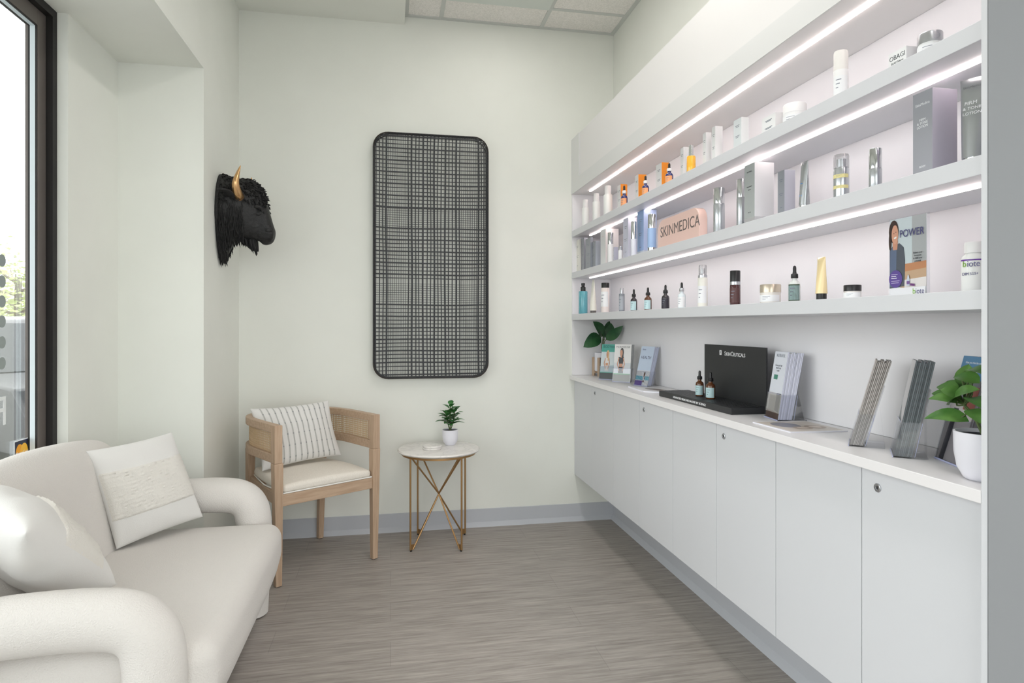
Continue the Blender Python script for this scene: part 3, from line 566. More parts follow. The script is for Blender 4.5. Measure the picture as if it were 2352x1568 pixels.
# poster
pa = at_x(2046, 700, 1.2); pb = at_x(2130, 700, 1.2); PW = pa.y - pb.y; ptz = at_x(2130, 488, 1.2).z; PH = ptz - zl - .003
ps = thing('poster_stand', 'upright acrylic stand holding a poster lettered POWER', 'sign', (1.2, pa.y, zl)); ux, uy = Vector((0, -PW, 0)), Vector((0, 0, PH))
MB().box(-.001, .003, -PW - .004, .004, 0, PH + .004).box(.003, .06, -PW - .004, .004, 0, .003).build('acrylic_stand', M_acr, ps, smooth=False)
pl = MB().box(-.0022, -.0012, -PW, 0, .002, PH + .002).build('poster', mat('poster_paper', (232, 234, 238), .3, coat=.4), ps, smooth=False)
art('printed_picture', [([(0, .1), (1, .1), (1, 1), (0, 1)], (200, 212, 216)), ([(.62, .4), (1, .4), (1, 1), (.62, 1)], (172, 176, 178)), ([(.3, .1), (1, .1), (1, .42), (.3, .36)], (196, 166, 136)), ([(.3, .3), (1, .33), (1, .42), (.3, .40)], (192, 136, 98)), ([(.42, .1), (1, .1), (1, .22), (.42, .2)], (226, 222, 220)),
    ([(0, .1), (.42, .12), (.44, .45), (.4, .62), (.28, .68), (.1, .66), (0, .6)], (84, 90, 100)), ([(.0, .12), (.18, .12), (.2, .6), (.14, .66), (.02, .6)], (96, 110, 136)), ([(.1, .6), (.22, .6), (.24, .72), (.08, .72)], (206, 150, 124)),
    (ell(.12, .84, .14, .15), (58, 42, 36)), (ell(.155, .80, .095, .125), (214, 160, 134)), ([(.12, .76), (.2, .775), (.2, .755), (.15, .74)], (246, 244, 240)), (ell(.02, .72, .04, .12), (58, 42, 36)),
    (ell(.13, .815, .012, .006, 8), (50, 36, 32)), (ell(.19, .83, .012, .006, 8), (50, 36, 32)),
    (ell(.18, .22, .19, .115), (96, 76, 150)), ([(.06, .275), (.24, .275), (.24, .282), (.06, .282)], (214, 206, 232)), ([(.06, .25), (.2, .25), (.2, .26), (.06, .26)], (240, 238, 246)), ([(.06, .225), (.22, .225), (.22, .235), (.06, .235)], (240, 238, 246)), ([(.06, .19), (.3, .19), (.3, .196), (.06, .196)], (214, 206, 232)), ([(.06, .165), (.28, .165), (.28, .171), (.06, .171)], (214, 206, 232)), ([(.5, .12), (.58, .12), (.58, .2), (.55, .26), (.53, .26), (.5, .2)], (196, 206, 220)), ([(.5, .14), (.58, .14), (.58, .18), (.5, .18)], (120, 90, 150)), ([(.6, .12), (.72, .11), (.72, .14), (.6, .15)], (110, 60, 120)),
    ([(0, 0), (1, 0), (1, .1), (0, .1)], (236, 238, 242))], (-.0023, 0, .002), ux, uy, pl)
pw = mat('navy_print', (72, 70, 120), .4); pg = mat('green_print', (130, 180, 70), .4)
text('printed_word', 'POWER', PH * .135, (-.0053, -PW * .30, PH * .76), (0, -1, 0), (0, 0, 1), pw, pl, sx=PW * .68 / (PH * .135 * 3.55))
for i, s_ in enumerate(('Balance your', 'hormones', 'to fulfill your', 'potential')): text('printed_word', s_, PH * .034, (-.0053, -PW * .8, PH * (.53 - .035 * i)), (0, -1, 0), (0, 0, 1), tx, pl, align='CENTER', sx=.8)
text('printed_word', 'b', PH * .10, (-.0053, -PW * .66, PH * .025), (0, -1, 0), (0, 0, 1), pg, pl); text('printed_word', 'iote', PH * .10, (-.0053, -PW * .74, PH * .025), (0, -1, 0), (0, 0, 1), pw, pl, sx=.85)
# supplement bottle
t = bottle('supplement_bottle', 'white supplement bottle with purple band lettered biote, against the end panel', 'bottle', 2207, 2268, 556, 1.19, zl,
    [('body', mat('white_bottle', (236, 238, 236), .3), [(0, 0), (.95, 0), (1, .015), (1, .66), (.94, .71), (.7, .76), (.66, .79), (0, .79)]), ('cap', M_wht, [(0, .78), (.78, .78), (.78, .97), (.72, 1), (0, 1)])], [(.62, .65, mat('purple_band', (110, 56, 160), .4))])
R_ = cyl_pos(2207, 2268, 556, 1.19, zl)[1]; t.location.y = max(t.location.y, YE + R_ + .002)
H_ = cyl_pos(2207, 2268, 556, 1.19, zl)[2]
text('printed_word', 'b', .018, (-R_ - .0008, R_ * .25, H_ * .50), (0, -1, 0), (0, 0, 1), pg, t); text('printed_word', 'iote', .018, (-R_ * 1.0 - .0005, R_ * .25 - .010, H_ * .50), (.35, -1, 0), (0, 0, 1), pw, t, sx=.85)
text('printed_word', 'DIM SGS+', .008, (-R_ - .0016, R_ * .25, H_ * .33), (.10, -1, 0), (0, 0, 1), pw, t)

# ================================================================== COUNTER
def leaf(mb, base, tip, width, droop=.15, fold=.25, up=Vector((0, 0, 1)), mi=0, n=8):
    base, tip = Vector(base), Vector(tip); d = tip - base; L = d.length; t = d.normalized(); side = t.cross(up)
    side = side.normalized() if side.length > 1e-3 else Vector((1, 0, 0)); nn = side.cross(t).normalized(); vs_ = []; fs = []
    for i in range(n + 1):
        k = i / n; w_ = width * .5 * (math.sin(PI * k ** .8) ** .75 if 0 < k < 1 else 0) + .0004; c = base + d * k + nn * (L * droop * math.sin(PI * k)) 
        for s in (-1, -.5, 0, .5, 1): vs_.append(c + side * w_ * s + nn * w_ * fold * abs(s) ** 1.3)
    for i in range(n):
        for j in range(4): a = i * 5 + j; fs.append((a, a + 1, a + 6, a + 5))
    mb.add(vs_, fs, mi)
def leafmat(name, a, b): 
    m = ramp_mat(name, a, b, 18, rough=.35, lo=.3, hi=.7); return m
L_dark = leafmat('deep_green_leaf', (34, 78, 48), (62, 112, 66)); L_mid = leafmat('fresh_green_leaf', (62, 112, 50), (108, 152, 76)); M_stem = mat('green_stem', (84, 102, 56), .6)
# plant at the far end
pp = Vector((1.292, 3.745, CT)); pt = thing('potted_plant', 'broad-leaved plant in a white pot on wooden legs at the far end of the counter', 'plant', pp)
MB().lathe([(0, .03), (.044, .03), (.047, .035), (.047, .145), (.043, .145), (.043, .13), (0, .13)], 32).build('pot', M_pot, pt)
for k in range(4):
    a = k * PI / 2 + PI * .78; MB().box(-.008, .008, -.008, .008, 0, .115, M=Matrix.Translation((.056 * math.cos(a), .056 * math.sin(a), 0)) @ Matrix.Rotation(a, 4, 'Z')).build('wooden_leg', M_oak, pt, smooth=False, bevel=.001)
MB().tube([(-.05, 0, .024), (.05, 0, .024)], .006, 8).tube([(0, -.05, .024), (0, .05, .024)], .006, 8).build('cross_brace', M_oakx, pt)
MB().lathe([(0, 0.001), (.0425, 0.001), (.0425, .004), (0, .006)], 24, c=(0, 0, .128)).build('soil', M_soil, pt)
fo = MB(); sm = MB(); cr0 = Vector((0, 0, .14))
specs = [(at_y(1378, 770, 3.70), at_y(1340, 797, 3.66), .085), (at_y(1385, 772, 3.73), at_y(1362, 738, 3.70), .075), (at_y(1388, 775, 3.70), at_y(1404, 742, 3.64), .085), (at_y(1392, 780, 3.66), at_y(1431, 748, 3.58), .06), (at_y(1388, 778, 3.68), at_y(1372, 750, 3.6), .05), (at_y(1386, 770, 3.74), at_y(1400, 737, 3.76), .05)]
for a, b_, w_ in specs: a -= pp; b_ -= pp; leaf(fo, a, b_, w_, .12, .15, up=Vector((.3, -1, .4))); sm.tube(spline([cr0, cr0.lerp(a, .6) + Vector((0, 0, .02)), a, a.lerp(b_, .4)], 4), .0022, 6)
fo.build('foliage', L_dark, pt, fix=False); sm.build('stems', M_stem, pt)

def holder(name_, label, base, ang, w=.104, lean=14, stack=8, thick=.0026, hgt=.205, tex=None, words=(), edge=(228, 230, 240), paper=(236, 238, 242), front=None, leaflabel='', hh=.075, foot=.045, tag_=None):
    """acrylic pocket, front faces local -y; base = middle of the front edge on the counter"""
    t = thing('leaflet_holder', label, 'leaflet holder', base, ang, 'clear acrylic leaflet holders'); D = stack * thick + .008; s_ = math.tan(math.radians(lean)); th = .0022
    def sh(pts): return [(x, y + z * s_, z) for x, y, z in pts]
    def bx(x0, x1, y0, y1, z0, z1, mi=0):
        q = MB(); q.box(x0, x1, y0, y1, z0, z1, mi); q.v = sh(q.v); return q
    parts = [('front_wall', bx(-w / 2, w / 2, 0, th, .003, hh)), ('side_wall', bx(-w / 2, -w / 2 + th, th, D, .003, hh)), ('side_wall', bx(w / 2 - th, w / 2, th, D, .003, hh)), ('back_wall', bx(-w / 2, w / 2, D, D + th, .003, hgt * .72)), ('tray', bx(-w / 2, w / 2, 0, D + foot, 0, .003))]
    for nm, q in parts: q.build(nm, M_acr, t, smooth=False)
    e = MB(); e.v = []
    for q in (bx(-w / 2 - .0004, w / 2 + .0004, -.0004, .0012, .0001, .0036), bx(-w / 2 - .0004, -w / 2 + .001, .001, D, .0001, .0036), bx(-w / 2 - .0004, w / 2 + .0004, -.0003, .0006, hh, hh + .001), bx(w / 2 - .0008, w / 2 + .0004, D, D + .001, .0036, hh)): e.add(q.v, [(0, 2, 3, 1), (4, 5, 7, 6), (0, 1, 5, 4), (2, 6, 7, 3), (0, 4, 6, 2), (1, 3, 7, 5)])
    e.build('bright_edge', M_acre, t, smooth=False)
    br_ = MB(); br_.add([(-w * .3, D + .05 * 0 + hgt * .5 * s_ + .004, hgt * .5), (w * .3, D + hgt * .5 * s_ + .004, hgt * .5), (w * .3, D + foot, .003), (-w * .3, D + foot, .003)], [(0, 1, 2, 3)]); br_.build('easel_foot', M_acr, t, smooth=False, fix=False)
    R = Matrix.Translation(Vector(base)) @ Matrix.Rotation(ang, 4, 'Z'); lw_ = w - 2 * th - .003
    em = mat('sheet_%d_%d_%d' % paper, paper, .5); ed = mat('edge_%d_%d_%d' % edge, edge, .6)
    for k in range(stack):
        y = th + .002 + k * thick; hk = hgt - .0015 * (k % 3) - .001 * (k * 7 % 4); fan = (.0 if k == 0 else .003 * (k / stack)) * (1 if foot > .04 else .5)
        q = MB(); q.box(-lw_ / 2, lw_ / 2, 0, thick * .9, 0, hk, 1); q.m[2] = 0; q.m[3] = 0
        q.v = [(x + .0003 * ((k * 5) % 3 - 1), yy + z * s_ + z / hgt * fan * 2.2, z) for x, yy, z in q.v]
        e3 = tuple(max(0, min(255, c_ + (0, -22, 14, -10, 8)[k % 5])) for c_ in edge); o = q.build('leaflet', [em, mat('edge_%d_%d_%d' % e3, e3, .6)], None, smooth=False); M_ = R @ Matrix.Translation((0, y, .0032)); o.matrix_world = M_; o.location = M_.translation; o.rotation_euler = (0, 0, ang)
        if k == 0:
            tag(o, leaflabel, 'leaflet'); fx = Vector((lw_, 0, 0)); fy = Vector((0, hk * s_, hk)); O = Vector((-lw_ / 2, -.0003, 0))
            if tex: art('printed_cover', tex, O, fx, fy, o)
            for (ws_, cx_, cy_, sz, rgb, sx_) in words:
                pz = O + fx * cx_ + fy * cy_ + Vector((0, -.0042, 0)) * 0 ; nrm = fx.cross(fy).normalized()
                text('printed_word', ws_, sz, pz + nrm * .0006, fx, fy, mat('ink_%d_%d_%d' % rgb, rgb, .5), o, align='CENTER', sx=sx_, extrude=.0001)
        else: tag(o, 'one of the leaflets stacked behind ' + tag_, 'leaflet', 'leaflets stacked behind ' + tag_)
    return t
def figure(skin, top, bottom, hair, cx, base, s, arms='down'):
    L = [([(cx - .16 * s, base), (cx + .16 * s, base), (cx + .12 * s, base + .2 * s), (cx - .12 * s, base + .2 * s)], bottom), ([(cx - .1 * s, base + .18 * s), (cx + .1 * s, base + .18 * s), (cx + .17 * s, base + .46 * s), (cx - .17 * s, base + .46 * s)], top), ([(cx - .1 * s, base + .18 * s), (cx + .1 * s, base + .18 * s), (cx + .11 * s, base + .27 * s), (cx - .11 * s, base + .27 * s)], skin),
        (ell(cx + .03 * s, base + .58 * s, .12 * s, .14 * s, 14), hair), ([(cx + .05 * s, base + .35 * s), (cx + .14 * s, base + .35 * s), (cx + .14 * s, base + .6 * s), (cx + .02 * s, base + .6 * s)], hair), (ell(cx, base + .57 * s, .08 * s, .095 * s, 14), skin), ([(cx - .04 * s, base + .44 * s), (cx + .04 * s, base + .44 * s), (cx + .04 * s, base + .5 * s), (cx - .04 * s, base + .5 * s)], skin)]
    if arms == 'down': L += [([(cx - .17 * s, base + .45 * s), (cx - .25 * s, base + .25 * s), (cx - .1 * s, base + .05 * s), (cx - .08 * s, base + .08 * s), (cx - .19 * s, base + .25 * s), (cx - .12 * s, base + .42 * s)], skin), ([(cx + .17 * s, base + .45 * s), (cx + .25 * s, base + .25 * s), (cx + .12 * s, base + .05 * s), (cx + .1 * s, base + .08 * s), (cx + .19 * s, base + .25 * s), (cx + .12 * s, base + .42 * s)], skin)]
    else: L += [([(cx - .15 * s, base + .4 * s), (cx - .36 * s, base + .7 * s), (cx - .3 * s, base + .72 * s), (cx - .08 * s, base + .47 * s)], top), ([(cx + .15 * s, base + .4 * s), (cx + .34 * s, base + .72 * s), (cx + .28 * s, base + .74 * s), (cx + .08 * s, base + .47 * s)], top)]
    return L
full = [(0, 0), (1, 0), (1, 1), (0, 1)]
def hpos(ul, vl, ur, vr):
    a, b_ = at_z(ul, vl, CT), at_z(ur, vr, CT); m_ = (a + b_) / 2; d = b_ - a; return (m_.x, m_.y, CT + .0005), math.atan2(d.y, d.x)
b1, a1 = hpos(1377, 871, 1409, 873)
holder('', 'leftmost clear holder, filled with teal-topped leaflets', b1, a1, lean=9, stack=7, hgt=.20, edge=(120, 180, 170), leaflabel='front leaflet with a teal top band lettered BODY and a woman in white', tag_='the teal BODY leaflet',
    tex=[(full, (222, 232, 236)), ([(0, .78), (1, .78), (1, 1), (0, 1)], (84, 176, 162)), ([(0, .2), (1, .2), (1, .42), (0, .34)], (196, 214, 220))] + figure((214, 158, 124), (240, 234, 232), (232, 226, 222), (226, 196, 150), .42, .24, .82) + [([(0, 0), (1, 0), (1, .18), (0, .18)], (82, 88, 92)), ([(0, .18), (1, .18), (1, .205), (0, .205)], (120, 196, 180))],
    words=[('BODYtite', .5, .90, .020, (40, 90, 90), .95), ('INMODE', .5, .05, .011, (230, 234, 234), 1.1)])
b1, a1 = hpos(1411, 877, 1442, 878.5)
holder('', 'second clear holder, with black-outfit leaflets, beside the teal one', b1, a1, lean=9, stack=9, thick=.0042, hgt=.205, edge=(176, 178, 176), leaflabel='front leaflet showing a woman in a black outfit below small lettering', tag_='the black-outfit leaflet',
    tex=[(full, (236, 234, 232)), ([(0, .2), (1, .2), (1, .5), (0, .5)], (212, 216, 220))] + figure((206, 148, 116), (34, 34, 38), (28, 28, 32), (34, 28, 28), .42, .22, .95) + [([(0, 0), (1, 0), (1, .19), (0, .19)], (132, 134, 128)), ([(0, .19), (1, .19), (1, .215), (0, .215)], (120, 180, 140))],
    words=[('MORPHEUS8', .5, .90, .015, (120, 122, 124), .95), ('INMODE', .5, .05, .010, (206, 208, 206), 1.1)])
b1, a1 = hpos(1458, 885, 1483, 888)
holder('', 'third clear holder, with pale blue HEALTH leaflets', b1, a1, lean=15, stack=7, thick=.004, hgt=.20, edge=(196, 202, 226), leaflabel='front leaflet, pale blue, lettered HEALTH with a person raising both arms', tag_='the blue HEALTH leaflet',
    tex=[(full, (202, 216, 236)), ([(0, .0), (1, 0), (1, .38), (0, .38)], (226, 226, 228)), ([(0, .14), (1, .14), (1, .24), (0, .24)], (110, 180, 200))] + figure((120, 84, 66), (236, 238, 244), (226, 230, 238), (56, 44, 44), .62, .0, .48, 'up') + [([(0, 0), (.55, 0), (.55, .12), (0, .12)], (104, 82, 152))],
    words=[('biote', .25, .90, .013, (90, 96, 140), .9), ('HEALTH', .5, .68, .021, (84, 88, 120), .95)])
b1, a1 = hpos(1758, 958, 1781, 966)
holder('', 'clear holder packed with white leaflets beside the black display', b1, a1, lean=9, stack=11, thick=.0042, hgt=.222, edge=(222, 224, 242), leaflabel='front white leaflet with a green square mark and a pale room picture', tag_='the white leaflet with the green mark', hh=.085,
    tex=[(full, (228, 232, 242)), ([(0, 0), (1, 0), (1, .38), (0, .38)], (196, 192, 190)), ([(.1, 0), (.62, 0), (.62, .34), (.1, .34)], (150, 142, 138)), ([(.62, .12), (.95, .1), (.95, .38), (.62, .38)], (70, 68, 70)), ([(0, 0), (1, 0), (1, .1), (0, .12)], (122, 98, 86)), ([(.2, .58), (.5, .58), (.5, .65), (.2, .65)], (70, 140, 120))],
    words=[('NUTRAFOL', .5, .92, .015, (150, 156, 166), .85), ('Grow your hair', .45, .78, .009, (120, 126, 136), .9), ('whole body', .45, .74, .009, (120, 126, 136), .9), ('health', .45, .70, .009, (120, 126, 136), .9)])
# holders seen side-on: axis from photo base line
def side_hold(ul, vl, deg, rr, **kw):
    a = at_z(ul, vl, CT); ang = math.radians(deg) - PI / 2; nrm = Vector((math.cos(ang), math.sin(ang), 0))
    base = a + nrm * rr; return holder('', base=(base.x, base.y, CT + .0005), ang=ang, **kw)
side_hold(1950, 1010, -40, .05, label='clear holder of grey magazines beside the open magazine', lean=15, stack=9, thick=.0033, hgt=.222, edge=(172, 167, 163), paper=(205, 196, 190), leaflabel='front grey leaflet in the holder beside the open magazine', tag_='the front grey leaflet', hh=.085, tex=[(full, (214, 204, 198))])
side_hold(2044, 1033, -39, .05, label='clear holder of dark slate leaflets, second from the end panel', lean=11, foot=.028, stack=10, thick=.0036, hgt=.228, edge=(98, 106, 110), paper=(190, 188, 192), leaflabel='front leaflet of the dark slate stack', tag_='the front dark slate leaflet', hh=.085, tex=[(full, (200, 198, 200)), ([(0, 0), (1, 0), (1, .3), (0, .5)], (110, 116, 118))])
b1, a1 = hpos(2156, 1056, 2188, 1069); 
holder('', 'clear holder behind the plant nearest the end panel', b1, a1, lean=14, stack=10, thick=.0045, hgt=.24, edge=(176, 168, 170), leaflabel='front blue-topped leaflet behind the nearest plant', tag_='the blue-topped leaflet', hh=.10,
    tex=[(full, (190, 184, 184)), ([(0, .78), (1, .78), (1, 1), (0, 1)], (84, 132, 168)), ([(0, .6), (1, .6), (1, .78), (0, .78)], (120, 122, 126)), ([(.55, .5), (1, .5), (1, .72), (.55, .72)], (150, 90, 80)), ([(.1, 0), (.3, 0), (.4, .5), (.2, .5)], (60, 60, 66))],
    words=[('Have you tried the new', .5, .93, .0075, (230, 236, 242), .9), ('Edge treatment?', .5, .85, .0115, (240, 244, 248), .95), ('mod', .45, .66, .026, (236, 236, 238), 1)])
# black display stand
ds = thing('display_stand', 'black countertop display lettered SKINCEUTICALS', 'display stand', (1.24, 2.33, CT)); M_disp = mat('display_black', (40, 41, 43), .5, bump=(150, .1, .001))
MB().box(1.174 - 1.24, 1.316 - 1.24, 2.028 - 2.33, 2.635 - 2.33, .0003, .024).build('display_base', M_disp, ds, smooth=False, bevel=.0012)
MB().box(1.310 - 1.24, 1.316 - 1.24, 2.03 - 2.33, 2.478 - 2.33, .0242, 1.149 - CT).build('display_back', M_disp, ds, smooth=False, bevel=.001)
hx = MB()
for i in range(8):
    for j in range(26):
        c0 = (1.178 - 1.24 + .010 + i * .0165, 2.04 - 2.33 + .012 + j * .0225 + (.011 if i % 2 else 0))
        if c0[1] < .29: hx.prism(ell(c0[0], c0[1], .0082, .0095, 6), (0, 0, .0248), (1, 0, 0), (0, 1, 0), .0006)
hx.build('hexagon_mat', mat('display_hex', (48, 49, 52), .38), ds, smooth=False)
wp = mat('white_ink', (236, 238, 240), .4); yl = at_x(1664, 800, 1.3095)
ly = yl.y - 2.33; lz = at_x(1664, 816, 1.3095).z - CT
q = MB(); q.flat([(0, 0), (.017, 0), (.017, .019), (0, .019)], (.0695, at_x(1652.5, 815, 1.3095).y - 2.33, at_x(1652.5, 814.5, 1.3095).z - CT), (0, -1, 0), (0, 0, 1)); sgl = q.build('logo_square', wp, ds, smooth=False, fix=False)
q = MB(); y0_, z0_ = at_x(1652.5, 815, 1.3095).y - 2.33, at_x(1652.5, 814.5, 1.3095).z - CT
for k in range(3): q.flat([(.003 + .003 * k, .003 + k * .003), (.005 + .003 * k, .003 + k * .003), (.012, .016 - .001 * k), (.010, .016 - .001 * k)], (.0693, y0_, z0_), (0, -1, 0), (0, 0, 1))
q.build('logo_stroke', M_disp, sgl, smooth=False, fix=False)
for ch_, sz_, off_ in (('S', .0245, 0), ('KIN', .0193, .0132), ('C', .0245, .0475), ('EUTICALS', .0193, .0655)): text('printed_word', ch_, sz_, (.0694, ly - off_, lz), (0, -1, 0), (0, 0, 1), wp, ds, bold=.0003)
e0, e1 = at_x(1546, 912, 1.174), at_x(1627, 935, 1.174)
text('printed_word', 'ADVANCED SKINCARE BACKED BY SCIENCE', .0115, (1.1735 - 1.24, e0.y - 2.33, .008), (0, -1, 0), (0, 0, 1), wp, ds, bold=.0002, sx=(e0.y - e1.y) / .247)
G2 = 'amber dropper bottles on the black display'
for u0, u1, vt, vb, lab in ((1597.4, 1616.6, 850.4, 910, 'left amber dropper bottle on the black display base'), (1621, 1643, 853.8, 916.3, 'right amber dropper bottle on the black display base')):
    zb = CT + .0249; p = at_z((u0 + u1) / 2, vb - 1, zb)
    bottle('dropper_bottle', lab, 'bottle', u0, u1, vt, p.x, zb, dropper_parts(amber), [(.05, .42, lab_teal)], G2)
# magazines lying flat
def mag(label, P, th, cover):
    m_ = sum(P, Vector()) / 4; t = thing('magazine', label, 'magazine', (m_.x, m_.y, CT + .0003)); a = [p_ - m_ for p_ in P]
    q = MB(); q.add([Vector((p_.x, p_.y, 0)) for p_ in a] + [Vector((p_.x, p_.y, th - .0006)) for p_ in a], [(3, 2, 1, 0), (4, 5, 6, 7), (0, 1, 5, 4), (1, 2, 6, 5), (2, 3, 7, 6), (3, 0, 4, 7)]); q.build('pages', mat('page_white', (232, 232, 240), .6), t, smooth=False)
    ux_, uy_ = a[1] - a[0], a[3] - a[0]; art('cover', [(full, (236, 234, 234))] + cover, (a[0].x, a[0].y, th - .0005), (ux_.x, ux_.y, 0), (uy_.x, uy_.y, 0), t, .0001)
def quadP(c, ang, lx, ly_):
    e1, e2 = Vector((math.cos(ang), math.sin(ang), 0)), Vector((-math.sin(ang), math.cos(ang), 0)); c = Vector(c); return [c - e1 * lx / 2 - e2 * ly_ / 2, c + e1 * lx / 2 - e2 * ly_ / 2, c + e1 * lx / 2 + e2 * ly_ / 2, c - e1 * lx / 2 + e2 * ly_ / 2]
mc = at_z(1477, 900.5, CT); mag('thin magazine lying flat behind the black display', [mc, mc + Vector((.165, -.16, 0)), mc + Vector((.185, -.02, 0)) , at_z(1443, 889.5, CT)], .007, [(ell(.45, .5, .22, .25), (172, 160, 152)), (ell(.5, .5, .1, .15), (120, 100, 90))])
m0, m1 = at_z(1816, 994.6, CT), at_z(1947, 991.5, CT); m3 = at_z(1729, 971, CT); m1 = m0 + (m1 - m0) * 1.0
m2 = m1 + (m3 - m0); 
for q_ in (m1, m2): q_.x = min(q_.x, 1.374)
mag('open magazine with beige and grey pictures lying at the counter front', [m0, m1, m2, m3], .004, [([(.04, .05), (.98, .05), (.98, .95), (.04, .95)], (206, 196, 186)), (ell(.35, .62, .22, .26), (132, 130, 138)), (ell(.45, .32, .17, .12), (178, 160, 144)), (ell(.72, .38, .17, .16), (172, 154, 140)), (ell(.45, .32, .1, .07), (214, 200, 188)), (ell(.72, .38, .1, .09), (214, 200, 188))])
# near plant
pc = Vector((1.187, 1.082, CT)); pt = thing('potted_plant', 'green plant in a white round-footed pot beside the end panel', 'plant', pc)
MB().lathe([(0, 0), (.028, 0), (.034, .004), (.045, .025), (.05, .055), (.051, .098), (.047, .098), (.046, .086), (0, .086)], 36).build('pot', M_pot, pt)
MB().lathe([(0, 0), (.0458, 0), (.0458, .004), (0, .007)], 24, c=(0, 0, .0865)).build('soil', M_soil, pt)
fo = MB(); sm = MB(); cr0 = Vector((0, 0, .09)); node = at_x(2216, 930, 1.19) - pc; node2 = at_x(2236, 890, 1.2) - pc
for bu, bv, tu, tv, X0, X1, w_ in ((2226, 968, 2122, 961, 1.185, 1.16, .036), (2212, 925, 2132, 916, 1.19, 1.17, .03), (2200, 900, 2152, 888, 1.2, 1.19, .032), (2180, 930, 2250, 895, 1.18, 1.18, .04), (2215, 870, 2195, 862, 1.22, 1.21, .03), (2250, 880, 2190, 866, 1.2, 1.19, .032), (2235, 912, 2262, 940, 1.19, 1.17, .04), (2226, 940, 2258, 975, 1.17, 1.16, .03), (2205, 905, 2184, 872, 1.22, 1.23, .036), (2222, 850, 2270, 862, 1.22, 1.21, .03), (2212, 890, 2225, 836, 1.23, 1.24, .03), (2190, 915, 2140, 903, 1.205, 1.19, .028), (2200, 910, 2160, 895, 1.19, 1.17, .03)):
    a = at_x(bu, bv, X0); b2 = at_x(tu, tv, X1); a.y = max(a.y, YE + .03); b2.y = max(b2.y, YE + .03); a -= pc; b2 -= pc
    leaf(fo, a, b2, w_ * 1.25, .13, .22, up=Vector((-.35, -.45, .8))); sm.tube(spline([node, node.lerp(a, .5), a.lerp(b2, .3)], 3), .0018, 6)
sm.tube(spline([cr0, cr0.lerp(node, .5) + Vector((.004, 0, .003)), node, node2], 4), .0032, 8)
fo.build('foliage', L_mid, pt, fix=False); sm.build('stems', M_stem, pt)

# ================================================================== SOFA
sf = thing('sofa', 'white boucle two-seat sofa with tubular arms under the window', 'sofa', (-.75, 2.27, 0)); SO = Vector((-.75, 2.27, 0))
def rel(mb): mb.v = [tuple(Vector(p_) - SO) for p_ in mb.v]; return mb
def dseat(p_):
    x, y, z = p_; fx = max(0, (x + .98) / .55)
    if z < .3: x -= fx * (.3 - z) ** 1.5 * .95
    x -= fx * .35 * abs((y - 2.27) / .53) ** 6 * .06
    if z > .3: z += .014 * (1 - ((y - 2.27) / .55) ** 2) * (1 - fx * .5)
    return Vector((x, y, z))
rel(MB().rbox(-1.02, -.432, 1.735, 2.79, .115, .408, .056, k=6, m=10, deform=dseat)).build('seat_cushion', M_fab, sf, angle=80)
def dback(p_):
    x, y, z = p_; t_ = (y - 2.2) / .52
    if z > .5: z += .045 * (1 - t_ * t_) * (z - .5) / .3
    x -= max(0, z - .35) * .17; x += .03 * t_ * t_
    return Vector((x, y, z))
rel(MB().rbox(-1.13, -.975, 1.70, 2.70, .13, .785, .077, k=6, m=10, deform=dback)).build('backrest', M_fab, sf, angle=80)
for Y in (1.70, 2.845):
    P = spline([(-1.09, Y, .40), (-1.04, Y, .47), (-.94, Y, .505), (-.82, Y, .514), (-.70, Y, .513), (-.63, Y, .500), (-.590, Y, .466), (-.574, Y, .41), (-.571, Y, .32), (-.572, Y, .17), (-.575, Y, .008)], 5); n = len(P)
    rel(MB().tube(P, [.072 if k < n * .75 else .072 - .012 * (k - n * .75) / (n * .25) for k in range(n)], 20, ry=.072, upv=(0, 0, 1))).build('arm', M_fab, sf, angle=60)
    for X in (-1.06,): rel(MB().lathe([(0, .008), (.05, .008), (.06, .02), (.065, .25), (.065, .42), (0, .42)], 20, c=(X, Y, 0))).build('rear_leg', M_fab, sf)
    for X in (-1.06, -.575): rel(MB().lathe([(0, 0), (.035, 0), (.035, .009), (0, .009)], 16, c=(X, Y, 0))).build('foot_glide', M_blk, sf)

